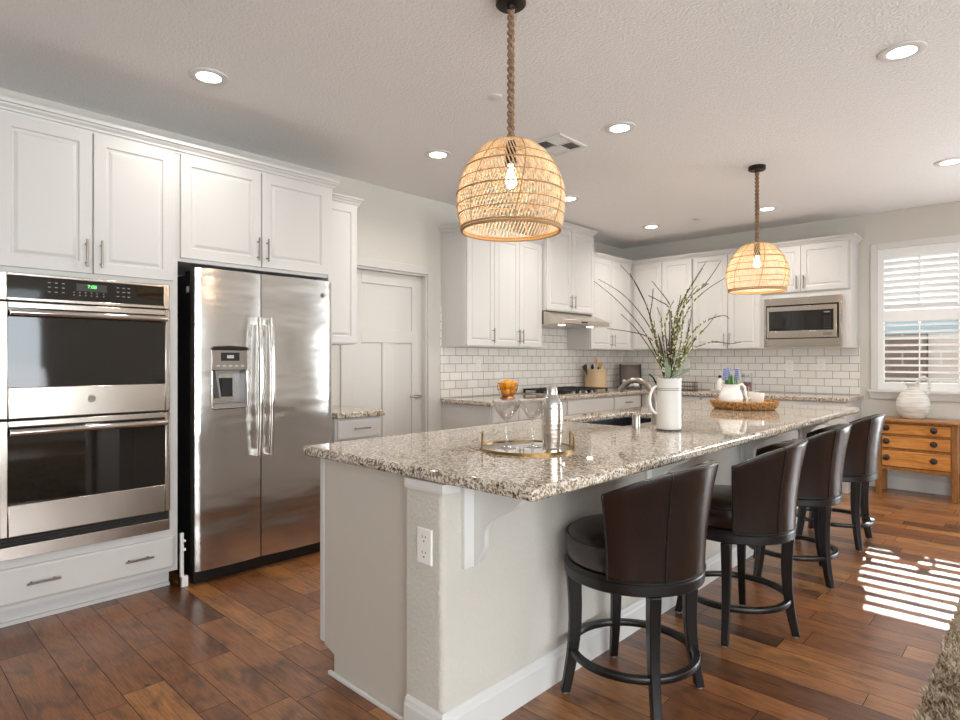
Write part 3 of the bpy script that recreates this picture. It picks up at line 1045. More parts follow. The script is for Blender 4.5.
# dispenser
a0, a1, c0, c1 = HO
xd_ = XR_ + .009
dsp = MB()
dsp.box(xd_ - .11, xd_ - .095, a0, a1, c0, c1)
dsp.box(xd_ - .095, xd_, a0, a0 + .01, c0, c1).box(xd_ - .095, xd_, a1 - .01, a1, c0, c1).box(xd_ - .095, xd_ + .004, a0 + .01, a1 - .01, c0, c0 + .02)
dp = dsp.build('dispenser', M['greypl'], dl)
mb = MB(); mb.box(xd_ - .095, xd_ + .008, a0, a1, 1.215, c1); pn = mb.build('dispenser_panel', M['nickel'], dl, bevel=.004)
mb = MB(); mb.prism([(a0 - .006, 1.335), (a1 + .006, 1.335), (a1 - .01, 1.352), ((a0 + a1) / 2, 1.358), (a0 + .01, 1.352)], 'x', xd_ - .02, xd_ + .022)
mb.build('dispenser_hood', M['darkbrown'], dl)
mb = MB(); mb.box(xd_ + .008, xd_ + .0095, a0 + .05, a1 - .05, 1.27, 1.318)
mb.build('dispenser_display', M['black'], dl)
mb = MB(); mb.box(xd_ - .05, xd_ - .03, a0 + .07, a0 + .135, 1.06, 1.17); mb.build('dispenser_paddle', M['black'], dl)
mb = MB()
for i in range(5):
    mb.box(xd_ + .008, xd_ + .0092, a0 + .025 + i * .036, a0 + .043 + i * .036, 1.236, 1.246)
mb.box(xd_ + .0095, xd_ + .0105, a0 + .085, a0 + .125, 1.285, 1.303)
mb.build('dispenser_keys', M['silverink'], dl)
mb = MB(); mb.hexa([(xd_ - .07, a0 + .05, 1.05), (xd_ - .03, a0 + .06, 1.05), (xd_ - .03, a0 + .07, 1.05), (xd_ - .07, a0 + .07, 1.05), (xd_ - .08, a0 + .03, 1.2), (xd_ - .02, a0 + .03, 1.2), (xd_ - .02, a0 + .045, 1.2), (xd_ - .08, a0 + .045, 1.2)])
mb.box(xd_ - .075, xd_ - .02, a0 + .03, a0 + .17, 1.195, 1.215)
mb.build('dispenser_spout', M['greypl'], dl)
mb = MB(); mb.tube([(xd_ + .004, a0, 1.21), (xd_ + .004, a0, c0 + .004), (xd_ + .004, a0 + .01, c0 - .004), (xd_ + .004, a1 - .01, c0 - .004), (xd_ + .004, a1, c0 + .004), (xd_ + .004, a1, 1.21)], .006, 8)
mb.build('dispenser_rim', M['chrome'], dl, smooth=True)
mb = MB()
mb.prism([(2.165 + .016 * math.cos(q * PI / 12), 1.70 + .016 * math.sin(q * PI / 12)) for q in range(24)], 'x', XR_ + .001, XR_ + .008)
bg = mb.build('badge', M['chrome'], drr)
text_mesh('badge_letters', 'GE', .015, M['slot'], bg, (XR_ + .0083, 2.165, 1.70), (0, 1, 0), (0, 0, 1), (1, 0, 0))

# white plastic bracket in the gap
mb = MB()
mb.box(-3.56, -3.545, 1.296, 1.318, 0.0, .30).box(-3.56, -3.53, 1.296, 1.303, 0.0, .30).box(-3.56, -3.53, 1.296, 1.336, 0, .06).box(-3.56, -3.535, 1.296, 1.326, .2, .215).box(-3.56, -3.535, 1.296, 1.326, .25, .262)
thing1(mb, 'plastic_bracket', M['plate'], 'white plastic bracket standing in the gap between oven cabinet and fridge', 'bracket', bevel=.002)

# ================================================================== microwave
mw = empty('microwave', (-1.86, 6.97, 1.413), 'stainless built-in microwave with black glass door under two small cabinet doors', 'microwave')
YF = 6.80
mb = MB()
def rfy(mb, y0, y1, x0, x1, z0, z1, l, r, b_, t_):
    mb.box(x0, x0 + l, y0, y1, z0, z1).box(x1 - r, x1, y0, y1, z0, z1).box(x0 + l, x1 - r, y0, y1, z0, z0 + b_).box(x0 + l, x1 - r, y0, y1, z1 - t_, z1)
rfy(mb, YF, 6.83, -2.232, -1.494, 1.4125, 1.925, .022, .028, .085, .075)
mb.build('trim_kit', M['steel'], mw, bevel=.003)
mb = MB(); mb.box(-2.21, -1.522, YF + .02, 7.1, 1.495, 1.85); mb.build('body', M['black'], mw)
mb = MB(); rfy(mb, YF - .012, YF + .02, -2.20, -1.538, 1.505, 1.835, .022, .03, .075, .05)
d_ = mb.build('door', M['steel'], mw, bevel=.003)
mb = MB(); mb.box(-2.178, -1.568, YF - .006, YF + .018, 1.58, 1.785); mb.build('door_glass', M['blackglass'], d_)
mb = MB()
for r_ in range(5):
    for c_ in range(3):
        mb.box(-1.652 + c_ * .024, -1.646 + c_ * .024, YF - .0075, YF - .0062, 1.60 + r_ * .028, 1.606 + r_ * .028)
mb.box(-1.655, -1.60, YF - .0075, YF - .0062, 1.755, 1.768)
mb.build('keypad', M['greypl'], d_)
mb = MB(); mb.prism([(-1.90 + .018 * math.cos(q * PI / 12), 1.542 + .018 * math.sin(q * PI / 12)) for q in range(24)], 'y', YF - .017, YF - .0122)
bg = mb.build('badge', M['chrome'], d_)
text_mesh('badge_letters', 'GE', .016, M['slot'], bg, (-1.90, YF - .0173, 1.542), (1, 0, 0), (0, 0, 1), (0, -1, 0))
mb = MB(); mb.box(-1.66, -1.57, YF - .0135, YF - .0122, 1.53, 1.553); mb.build('door_button', M['nickel'], d_)

# ================================================================== range hood
hd = empty('range_hood', (-3.85, 5.42, 1.64), 'slim stainless range hood under the raised cabinet', 'range hood')
mb = MB()
prof = [(XW + .012, 1.789), (-3.80, 1.789), (-3.755, 1.770), (-3.565, 1.690), (-3.560, 1.650), (-3.60, 1.642), (XW + .012, 1.642)]
mb.prism(prof, 'y', 4.972, 5.866)
mb.build('canopy', M['steel'], hd, bevel=.003)
for yy in (5.15, 5.68):
    mb = MB(); mb.lathe([(.034, 1.636), (.036, 1.6418)], -3.70, yy, 20)
    mb.build('hood_lamp', M['hood_on'], hd)
mb = MB()
for yy in (5.33, 5.37, 5.41):
    mb.box(-3.566, -3.557, yy - .012, yy + .012, 1.662, 1.678)
mb.build('switch_row', M['black'], hd)

# ================================================================== gas cooktop
ck = empty('gas_cooktop', (-3.84, 5.43, .914), 'stainless gas cooktop with black iron grates under the hood', 'cooktop')
mb = MB(); mb.box(-4.10, -3.57, 4.99, 5.87, .9142, .926)
mb.build('top_plate', M['steel'], ck, bevel=.003)
for (bx, by, br) in ((-3.98, 5.14, .045), (-3.71, 5.14, .04), (-3.84, 5.43, .06), (-3.98, 5.72, .04), (-3.71, 5.72, .045)):
    mb = MB(); mb.lathe([(br, .926), (br, .938), (br * .8, .942), (br * .8, .95), (br * .5, .953)], bx, by, 20)
    mb.build('burner', M['iron'], ck, smooth=True)
for (g0, g1) in ((5.0, 5.28), (5.29, 5.57), (5.58, 5.86)):
    mb = MB()
    z0, z1 = .953, .968
    for xx in (-4.085, -3.592):
        mb.box(xx - .008, xx + .008, g0, g1, z0, z1)
    for yy in (g0 + .008, g1 - .008, (g0 + g1) / 2):
        mb.box(-4.085, -3.592, yy - .007, yy + .007, z0, z1)
    for xx in (-3.98, -3.84, -3.70):
        mb.box(xx - .007, xx + .007, g0, g1, z0, z1)
    for xx in (-4.085, -3.592):
        for yy in (g0 + .01, g1 - .01):
            mb.box(xx - .009, xx + .009, yy - .009, yy + .009, .926, z0)
    mb.build('grate', M['iron'], ck)
for i in range(5):
    mb = MB(); mb.lathe([(.018, .926), (.016, .945), (.012, .948)], -3.60 + .012, 5.20 + i * .115, 14)
    mb.build('burner_knob', M['nickel'], ck, smooth=True)

# ================================================================== island
IX0, IX1, IY0, IY1 = -2.285, -1.05, 1.325, 5.31
SK = (-2.13, -1.70, 2.93, 3.75)      # sink opening
isl = empty('kitchen_island', (-1.75, 3.3, 0), 'long white kitchen island with textured knee wall carrying the granite top', 'island')
mb = MB()
mb.box(-2.17, -1.612, 1.385, 2.90, .1, .873).box(-2.17, -1.612, 3.79, 5.26, .1, .873)
mb.box(-2.17, -2.15, 2.90, 3.79, .1, .873).box(-1.68, -1.612, 2.90, 3.79, .1, .873).box(-2.15, -1.68, 2.90, 3.79, .1, .6)
mb.box(-2.10, -1.612, 1.385, 5.26, 0, .1)
mb.build('cabinet_body', M['cab'], isl)
mb = MB()
mb.prism([(-2.172, .105), (-2.10, .085), (-2.10, 0), (-1.610, 0), (-1.610, .873), (-2.172, .873)], 'y', 1.362, 1.385)
mb.build('end_panel', M['panel'], isl, bevel=.0015)
mb = MB(); mb.box(-2.202, -2.1735, 1.360, 1.386, .115, .873)
mb.build('face_stile', M['cab'], isl, bevel=.002)
mb = MB()
mb.prism([(-2.125, 0), (-1.610, 0), (-1.610, .018), (-2.125, .018)], 'y', 1.347, 1.362)
mb.build('base_shoe', M['trimw'], isl, bevel=.004)
fw = Face('w', -2.17)
ys = [1.39, 2.02, 2.65, 3.28, 3.90, 4.55, 5.25]
for y0, y1 in zip(ys, ys[1:]):
    d_ = fw.front('door', y0, y1, .12, .865, isl, RAISED)
    fw.pull(y1 - .04, .74, True, d_)
KX0, KX1 = -1.608, -1.428
mb = MB()
r = .022
poly = [(KX0, 1.332), (KX1 - r, 1.332), (KX1 - r * .3, 1.332 + r * .3), (KX1, 1.332 + r), (KX1, 5.25), (KX0, 5.25)]
poly = [(KX0, 1.332)] + [(KX1 - r + r * math.sin(t_ * PI / 12), 1.332 + r - r * math.cos(t_ * PI / 12)) for t_ in range(7)] + [(KX1, 5.26), (KX0, 5.26)]
mb.prism(poly, 'z', 0, .8725)
mb.build('knee_wall', M['knee'], isl, smooth=True, angle=30)
BPROF = [(0, 0), (.016, 0), (.016, .098), (.012, .106), (.010, .118), (.004, .126), (0, .128)]
crown([(KX1, 5.26), (KX1, 1.332), (KX0 + .004, 1.332)], 0.0, isl, BPROF, 'baseboard', M['trimw'])
TPROF = [(0, 0), (.012, .004), (.014, .014), (.014, .036), (0, .036)]
crown([(KX1 + .0, 1.40), (KX1, 1.332), (KX0 + .004, 1.332)], .8365, isl, TPROF, 'top_trim', M['trimw'])
def corbel(y):
    mb = MB()
    x0 = KX1 + .016
    pts = [(x0 + dx, z) for dx, z in ((0, .8735), (.232, .8735), (.229, .862), (.221, .845), (.205, .826), (.190, .810), (.174, .797), (.157, .789), (.138, .780), (.115, .769), (.095, .756),
        (.078, .742), (.064, .726), (.054, .708), (.050, .690), (.0505, .672), (.050, .655), (.044, .637), (.034, .620), (.023, .602), (.010, .588), (0, .580))]
    mb.prism(pts, 'y', y + .052, y + .072)
    c_ = mb.build('corbel', M['trimw'], isl, bevel=.002)
    mb = MB(); mb.box(KX1, x0, y + .008, y + .084, .578, .8735)
    mb.build('corbel_plate', M['trimw'], c_, bevel=.002)
for y in (1.41, 2.66, 3.91, 5.13):
    corbel(y)
# outlet on the knee wall end
def outlet(label, o, u, n, grp=None, w=.072, h=.118):
    o, u, n = Vector(o), Vector(u), Vector(n)
    e = empty('power_outlet', o, label, 'outlet', grp)
    mb = MB(); mb.panel(o - u * w / 2 - Vector((0, 0, h / 2)), u, (0, 0, 1), n, w, h, [(0, 0), (0, .004), (.003, .006)])
    p_ = mb.build('cover_plate', M['plate'], e)
    mb = MB()
    for zz in (-.026, .026):
        for du, dz, ww, hh in ((-.008, .006, .0022, .009), (.008, .006, .0022, .007), (0, -.009, .005, .005)):
            mb.panel(o + u * (du - ww / 2) + Vector((0, 0, zz + dz - hh / 2)) + n * .0058, u, (0, 0, 1), n, ww, hh, [(0, 0), (0, .0008)])
    mb.build('socket_slots', M['slot'], p_)
    return e
outlet('white double outlet on the near end of the island wall', (-1.512, 1.332, .655), (1, 0, 0), (0, -1, 0))
outlet('white outlet on the left tile wall above the counter end, left of the fruit bowl', (XW + .009, 4.35, 1.22), (0, 1, 0), (1, 0, 0))
outlet('white outlet on the back tile wall below the right end of the microwave', (-1.765, YB - .009, 1.222), (1, 0, 0), (0, -1, 0))
outlet('white outlet on the back tile wall below the middle of the microwave', (-2.075, YB - .009, 1.21), (1, 0, 0), (0, -1, 0))
outlet('white outlet on the back tile wall behind the leafy branches', (-3.25, YB - .009, 1.235), (1, 0, 0), (0, -1, 0))

# granite top with the sink opening
mb = MB(); bm = mb.bm
xs = [IX0, SK[0], SK[1], IX1]; ysn = [IY0, SK[2], SK[3], IY1]
gt = [[bm.verts.new((x, y, .914)) for y in ysn] for x in xs]
gb = [[bm.verts.new((x, y, .874)) for y in ysn] for x in xs]
for i in range(3):
    for j in range(3):
        if i == 1 and j == 1: continue
        bm.faces.new((gt[i][j], gt[i + 1][j], gt[i + 1][j + 1], gt[i][j + 1]))
        bm.faces.new((gb[i][j], gb[i][j + 1], gb[i + 1][j + 1], gb[i + 1][j]))
per = [(0, 0), (1, 0), (2, 0), (3, 0), (3, 1), (3, 2), (3, 3), (2, 3), (1, 3), (0, 3), (0, 2), (0, 1)]
for k in range(12):
    p, q = per[k], per[(k + 1) % 12]
    bm.faces.new((gb[p[0]][p[1]], gb[q[0]][q[1]], gt[q[0]][q[1]], gt[p[0]][p[1]]))
inn = [(1, 1), (1, 2), (2, 2), (2, 1)]
for k in range(4):
    p, q = inn[k], inn[(k + 1) % 4]
    bm.faces.new((gb[p[0]][p[1]], gb[q[0]][q[1]], gt[q[0]][q[1]], gt[p[0]][p[1]]))
thing1(mb, 'countertop', M['granite'], 'big speckled granite top of the island with the sink cut into it', 'countertop', bevel=.012, seg=4)

# undermount sink
sk = empty('kitchen_sink', (-1.915, 3.34, .66), 'undermount steel sink sunk in the island top', 'sink')
mb = MB()
x0, x1, y0, y1 = SK[0] - .012, SK[1] + .012, SK[2] - .012, SK[3] + .012
zb, zt = .66, .8738
mb.box(x0, x1, y0, y1, zb, zb + .004)
mb.box(x0, x0 + .004, y0, y1, zb + .004, zt).box(x1 - .004, x1, y0, y1, zb + .004, zt).box(x0 + .004, x1 - .004, y0, y0 + .004, zb + .004, zt).box(x0 + .004, x1 - .004, y1 - .004, y1, zb + .004, zt)
mb.build('basin', M['sink'], sk)
mb = MB(); mb.lathe([(.045, .6642), (.045, .667), (.03, .666), (.028, .6645)], -1.915, 3.34, 24)
mb.build('drain', M['chrome'], sk, smooth=True)

# faucet
fa = empty('kitchen_faucet', (-1.60, 3.12, .914), 'brushed nickel faucet arching over the island sink', 'faucet')
bx, by = -1.60, 3.12
mb = MB(); mb.lathe([(.030, .9142), (.030, .921), (.024, .93), (.0225, .99), (.0195, 1.0)], bx, by, 24)
mb.build('body', M['nickel'], fa, smooth=True)
mb = MB()
pts = [(bx, by, .985), (bx - .004, by, 1.04), (bx - .022, by, 1.09), (bx - .055, by, 1.135), (bx - .10, by, 1.158), (bx - .145, by, 1.158), (bx - .185, by, 1.137), (bx - .21, by, 1.112), (bx - .222, by, 1.095)]
mb.tube(pts, [.018, .018, .017, .016, .0155, .0155, .0165, .018, .017], 16)
mb.build('spout', M['nickel'], fa, smooth=True)
mb = MB()
mb.tube([(bx + .0, by + .015, 1.0), (bx + .0, by + .03, 1.08), (bx - .01, by + .03, 1.14), (bx - .03, by + .03, 1.175), (bx - .055, by + .03, 1.195)], [.008, .007, .006, .0045, .004], 10)
mb.build('lever', M['darkbrown'], fa, smooth=True)
mb = MB(); mb.lathe([(.021, .9142), (.021, .978), (.019, .983), (.010, .984)], -1.60, 2.90, 24)
thing1(mb, 'air_gap_cap', M['nickel'], 'short round nickel cap standing at the edge of the sink', 'air gap cap', smooth=True)

# ================================================================== bar stools
def make_stool():
    root = empty('bar_stool', (0, 0, 0), '', 'bar stool', 'leather bar stools along the island')
    seg = 48
    # seat cushion
    mb = MB()
    mb.lathe([(.20, .512), (.243, .512), (.252, .525), (.256, .56), (.254, .595), (.247, .612), (.228, .626), (.17, .634), (.08, .638), (.01, .639)], 0, 0, seg)
    seat = mb.build('seat', M['leather'], root, smooth=True, angle=70, local=True)
    mb = MB(); mb.torus((0, 0, .606), .2525, .0045, seg, 6)
    mb.build('seat_piping', M['piping'], seat, local=True)
    # swivel ring / apron
    mb = MB(); mb.lathe([(.21, .458), (.258, .458), (.262, .463), (.262, .494), (.256, .502), (.25, .512), (.19, .512)], 0, 0, seg)
    mb.build('apron', M['ebony'], root, smooth=True, local=True)
    # barrel back
    mb = MB(); bm = mb.bm
    A = math.radians(80)
    na = 40
    def top(s):   # s in -1..1 around the back
        return .908 - .098 * abs(s) ** 2.3
    outer, inner = [], []
    sect = []
    for i in range(na + 1):
        s = -1 + 2 * i / na
        a_ = s * A
        zt_ = top(s)
        ring = []
        prof = [(.262, .503), (.266, .56), (.274, .65), (.284, .74), (.298, .82), (.307, zt_ - .035 if zt_ - .035 > .7 else .7)]
        H = zt_ - .503
        ro = lambda f_: .262 + .004 * f_ + .046 * f_ ** 2
        th = .042 if abs(s) < .93 else .042 - .012 * (abs(s) - .93) / .07
        outs = [0, .15, .3, .45, .6, .75, .88, .96]
        for f_ in outs:
            ring.append((ro(f_), .503 + H * f_))
        rt_ = ro(1)
        ring += [(rt_ - .004, .503 + H * .992), (rt_ - .014, .503 + H * 1.0), (rt_ - th + .012, .503 + H * .995), (rt_ - th, .503 + H * .97)]
        for f_ in (.85, .7, .55, .4, .25):
            ring.append((ro(f_) - th, .503 + H * f_))
        ring.append((.232, .60)); ring.append((.232, .503))
        ring = [(r_ * math.cos(a_), r_ * math.sin(a_), z_) for r_, z_ in ring]
        sect.append(ring)
    mb.loft(sect)
    back = mb.build('backrest', M['leather'], root, smooth=True, angle=50, local=True)
    mb = MB()
    for k_ in (0, 11, 29, na):
        off = .0015
        pts = []
        for p in sect[k_][:11]:
            v_ = Vector((p[0], p[1], 0)); v_ = v_ * (1 + off / max(v_.length, .01))
            pts.append((v_.x, v_.y, p[2]))
        mb.tube(pts, .0028 if k_ in (11, 29) else .0045, 6)
    mb.tube([(p[7][0] * 1.003, p[7][1] * 1.003, p[7][2] + .012) for p in sect], .0032, 6)
    mb.tube([(p[0][0] * 1.004, p[0][1] * 1.004, p[0][2] + .004) for p in sect], .004, 6)
    mb.build('back_piping', M['piping'], back, local=True)
    # saber legs
    for q in range(4):
        a_ = PI / 4 + q * PI / 2
        mb = MB()
        rings = []
        ca, sa = math.cos(a_), math.sin(a_)
        for t_ in (0, .1, .25, .4, .55, .7, .85, 1.0):
            z_ = .456 * (1 - t_) + .006 * t_
            rad = .232 - .012 * math.sin(t_ * PI) + .032 * t_ ** 2
            hw = .021 - .0055 * t_
            hd_ = .026 - .009 * t_
            cx_, cy_ = rad * ca, rad * sa
            ring = []
            for du, dv in ((-1, -1), (1, -1), (1, 1), (-1, 1)):
                ring.append((cx_ + ca * hd_ * du - sa * hw * dv, cy_ + sa * hd_ * du + ca * hw * dv, z_))
            rings.append(ring)
        mb.loft(rings)
        lg = mb.build('leg', M['ebony'], root, bevel=.004, local=True)
        mb = MB(); mb.lathe([(.011, 0), (.011, .008)], .264 * ca, .264 * sa, 12)
        mb.build('glide', M['greypl'], lg, local=True)
    mb = MB()
    mb.lathe([(.222, .150), (.244, .150), (.247, .154), (.247, .170), (.244, .174), (.222, .174), (.219, .170), (.219, .154), (.222, .150)], 0, 0, seg, cap0=False, cap1=False)
    mb.build('foot_ring', M['ebony'], root, smooth=True, angle=40, local=True)
    return root
stools = [
    (-1.17, 2.095, 0, 2, 'nearest dark brown leather bar stool, in front of the island outlet end'),
    (-1.105, 2.955, 9, -33, 'second leather bar stool from the camera, turned slightly on its base'),
    (-1.125, 3.895, 8, 19, 'third leather bar stool from the camera, half hidden by the second'),
    (-1.115, 4.83, 3, 2, 'farthest leather bar stool, nearest the pine chest'),
]
proto = make_stool()
for i, (x, y, ya, la, lb) in enumerate(stools):
    s_ = proto if i == 0 else copy_tree(proto)
    s_.location = (x, y, 0)
    s_.rotation_euler = (0, 0, math.radians(ya))
    s_['label'] = lb
    for ch in s_.children:
        if ch.name.startswith(('leg', 'foot_ring')):
            ch.rotation_euler = (0, 0, math.radians(la - ya))

# ================================================================== ceiling fittings
cans = [
    (-3.19, 1.31, 'recessed ceiling light above the double oven'),
    (-3.20, 2.94, 'recessed ceiling light above the white door, left of the big pendant'),
    (-3.20, 4.57, 'recessed ceiling light just right of the nearer pendant shade'),
    (-3.21, 6.16, 'recessed ceiling light near the kitchen corner'),
    (-1.99, 3.40, 'recessed ceiling light between the two pendants, beside the air vent'),
    (-2.01, 6.21, 'recessed ceiling light behind the farther pendant cord'),
    (-.515, 3.49, 'largest-looking recessed ceiling light, upper right of the island stools'),
    (-.54, 5.68, 'recessed ceiling light at the right, above the window end'),
]
def make_can():
    e = empty('recessed_light', (0, 0, 0), '', 'ceiling light', 'recessed ceiling lights')
    mb = MB(); mb.lathe([(.098, 0), (.097, -.006), (.075, -.011), (.060, -.007), (.060, -.001), (.098, -.0)], 0, 0, 36, cap0=False, cap1=False)
    mb.build('trim_ring', M['trimw'], e, smooth=True, local=True)
    mb = MB(); mb.lathe([(.0605, -.0012), (.0605, -.005), (.02, -.006)], 0, 0, 36)
    mb.build('lens', M['lamp_on'], e, local=True)
    return e
can0 = make_can()
for i, (x, y, lb) in enumerate(cans):
    e = can0 if i == 0 else copy_tree(can0)
    e.location = (x, y, ZC)
    e['label'] = lb
    d = bpy.data.lights.new('can_lamp', 'AREA')
    d.shape = 'DISK'; d.size = .12; d.energy = CAN_W; d.color = (1, .95, .88); d.spread = math.radians(150)
    o = bpy.data.objects.new('can_lamp', d); COL.objects.link(o)
    o.parent = e
    o.location = (0, 0, -.012)

for x, y, lb in ((-2.266, 2.517, 'small round white sprinkler cover on the ceiling left of the pendant rope'), (-2.683, 6.142, 'small round white sprinkler cover on the far ceiling above the branches')):
    e = empty('sprinkler_cover', (x, y, ZC), lb, 'sprinkler cover')
    mb = MB(); mb.lathe([(.04, ZC), (.04, ZC - .006), (.034, ZC - .009)], x, y, 24)
    mb.build('cover_disc', M['trimw'], e, smooth=True)

vt = empty('ceiling_vent', (-2.45, 3.37, ZC), 'white louvered air vent on the ceiling behind the big pendant', 'vent')
vx0, vx1, vy0, vy1 = -2.585, -2.32, 3.215, 3.53
mb = MB()
t = .028
zt, zb = ZC, ZC - .012
mb.box(vx0, vx0 + t, vy0, vy1, zb, zt).box(vx1 - t, vx1, vy0, vy1, zb, zt).box(vx0 + t, vx1 - t, vy0, vy0 + t, zb, zt).box(vx0 + t, vx1 - t, vy1 - t, vy1, zb, zt)
mb.box((vx0 + vx1) / 2 - .006, (vx0 + vx1) / 2 + .006, vy0 + t, vy1 - t, zb, zt).box(vx0 + t, vx1 - t, (vy0 + vy1) / 2 - .006, (vy0 + vy1) / 2 + .006, zb, zt)
mb.build('vent_frame', M['trimw'], vt, bevel=.002)
mb = MB(); mb.box(vx0 + t, vx1 - t, vy0 + t, vy1 - t, ZC - .002, ZC); mb.build('duct_opening', M['darkcav'], vt)
mb = MB()
for qx0, qx1, qy0, qy1, ax in ((vx0 + t, -2.459, vy0 + t, 3.366, 'x'), (-2.447, vx1 - t, vy0 + t, 3.366, 'y'), (vx0 + t, -2.459, 3.378, vy1 - t, 'y'), (-2.447, vx1 - t, 3.378, vy1 - t, 'x')):
    n = 6
    for i in range(n):
        f = (i + .5) / n
        if ax == 'x':
            yy = qy0 + (qy1 - qy0) * f
            mb.hexa([(qx0, yy - .008, ZC - .011), (qx1, yy - .008, ZC - .011), (qx1, yy - .006, ZC - .011), (qx0, yy - .006, ZC - .011), (qx0, yy + .004, ZC - .002), (qx1, yy + .004, ZC - .002), (qx1, yy + .006, ZC - .002), (qx0, yy + .006, ZC - .002)])
        else:
            xx = qx0 + (qx1 - qx0) * f
            mb.hexa([(xx - .008, qy0, ZC - .011), (xx - .006, qy0, ZC - .011), (xx - .006, qy1, ZC - .011), (xx - .008, qy1, ZC - .011), (xx + .004, qy0, ZC - .002), (xx + .006, qy0, ZC - .002), (xx + .006, qy1, ZC - .002), (xx + .004, qy1, ZC - .002)])
mb.build('vent_slats', M['trimw'], vt)

# ================================================================== pendants
SHP = [(.035, .366), (.070, .363), (.108, .347), (.143, .317), (.173, .278), (.196, .236), (.211, .193), (.219, .152), (.221, .115), (.218, .078), (.211, .040), (.200, .0)]
def shp(z):
    for (r0, z0), (r1, z1) in zip(SHP, SHP[1:]):
        if z1 <= z <= z0:
            f = (z0 - z) / (z0 - z1)
            return r0 + (r1 - r0) * f
    return SHP[-1][0]
def catmull(P, n):
    out = []
    Q = [P[0]] + list(P) + [P[-1]]
    for i in range(1, len(Q) - 2):
        for k in range(n):
            t = k / n
            out.append(tuple(.5 * (2 * Q[i][d] + (Q[i + 1][d] - Q[i - 1][d]) * t + (2 * Q[i - 1][d] - 5 * Q[i][d] + 4 * Q[i + 1][d] - Q[i + 2][d]) * t * t + (3 * Q[i][d] - Q[i - 1][d] - 3 * Q[i + 1][d] + Q[i + 2][d]) * t ** 3) for d in range(len(P[0]))))
    out.append(tuple(P[-1]))
    return out
def make_pendant():
    e = empty('pendant_light', (0, 0, 0), '', 'pendant light', 'rattan pendants over the island')
    H = .957            # ceiling to rim
    zr = -H
    mb = MB(); mb.lathe([(.062, 0), (.062, -.026), (.055, -.032), (.018, -.034), (.014, -.05)], 0, 0, 32)
    mb.build('ceiling_canopy', M['darkbrown'], e, smooth=True, local=True)
    mb = MB()
    ztop = zr + .368
    n = 120
    for s in range(2):
        pts = []
        for i in range(n + 1):
            z = -.045 + (ztop + .045) * i / n
            a = s * PI + i / n * 2 * PI * 9
            pts.append(((.0078 * math.cos(a)), .0078 * math.sin(a), z))
        mb.tube(pts, .0088, 8)
    mb.build('hanging_rope', M['rope'], e, smooth=True, local=True)
    mb = MB(); mb.lathe([(.016, ztop + .005), (.022, ztop - .01), (.022, ztop - .075), (.026, ztop - .08), (.024, ztop - .095)], 0, 0, 20)
    mb.build('lamp_socket', M['darkbrown'], e, smooth=True, local=True)
    mb = MB(); zb = ztop - .095
    mb.lathe([(.011, zb), (.012, zb - .02), (.018, zb - .04), (.023, zb - .06), (.022, zb - .078), (.013, zb - .09), (.004, zb - .094)], 0, 0, 20)
    mb.build('bulb', M['bulb_on'], e, smooth=True, local=True)
    # woven cane shade: slanted canes, a sparse counter weave and binding rings
    P = catmull(SHP, 3)
    mb = MB()
    NA = 84
    for k in range(NA):
        a0 = 2 * PI * k / NA
        pts = []
        for i, (r, z) in enumerate(P):
            a = a0 + .62 * (1 - z / .366)
            pts.append((r * math.cos(a), r * math.sin(a), zr + z))
        mb.tube(pts, [.0012 + .0014 * min(1, p[0] / .15) for p in P], 4, caps=False)
    sh_ = mb.build('cane_shade', M['rattan'], e, smooth=True, angle=80, local=True)
    mb = MB()
    for k in range(20):
        a0 = 2 * PI * (k + .3) / 20
        pts = [((r - .003) * math.cos(a0 - .75 * (1 - z / .366)), (r - .003) * math.sin(a0 - .75 * (1 - z / .366)), zr + z) for r, z in P]
        mb.tube(pts, .0013, 4, caps=False)
    mb.build('cross_weave', M['rattan'], sh_, smooth=True, angle=80, local=True)
    mb = MB()
    for z, rt in ((.361, .0035), (.292, .002), (.252, .0035), (.200, .002), (.150, .0035), (.10, .002), (.062, .002)):
        mb.torus((0, 0, zr + z), shp(z) + .002, rt, 64, 6)
    for k in range(7):
        a0 = 2 * PI * (k + .15) / 7
        pts = [((r + .002) * math.cos(a0 - .35 * (1 - z / .366)), (r + .002) * math.sin(a0 - .35 * (1 - z / .366)), zr + z) for r, z in P]
        mb.tube(pts, .0022, 5, caps=False)
    mb.build('binding_rings', M['rattan_dk'], sh_, smooth=True, local=True)
    mb = MB()
    mb.torus((0, 0, zr + .004), .2005, .006, 64, 8); mb.torus((0, 0, zr + .015), .2035, .0045, 64, 8)
    mb.build('shade_rim', M['rattan_dk'], sh_, smooth=True, local=True)
    return e
pen = make_pendant()
for i, (x, y, rz, lb) in enumerate(((-1.605, 1.88, 0.3, 'nearer woven rattan pendant lamp, hanging over the tray end of the island'), (-1.628, 4.807, 1.7, 'farther woven rattan pendant lamp, hanging over the flower basket end of the island'))):
    e = pen if i == 0 else copy_tree(pen)
    e.location = (x, y, ZC)
    e.rotation_euler = (0, 0, rz)
    e['label'] = lb
    d = bpy.data.lights.new('pendant_lamp', 'POINT'); d.energy = 2.2; d.color = (1, .82, .6); d.shadow_soft_size = .04
    o = bpy.data.objects.new('pendant_lamp', d); COL.objects.link(o); o.parent = e; o.location = (0, 0, -.957 + .15)

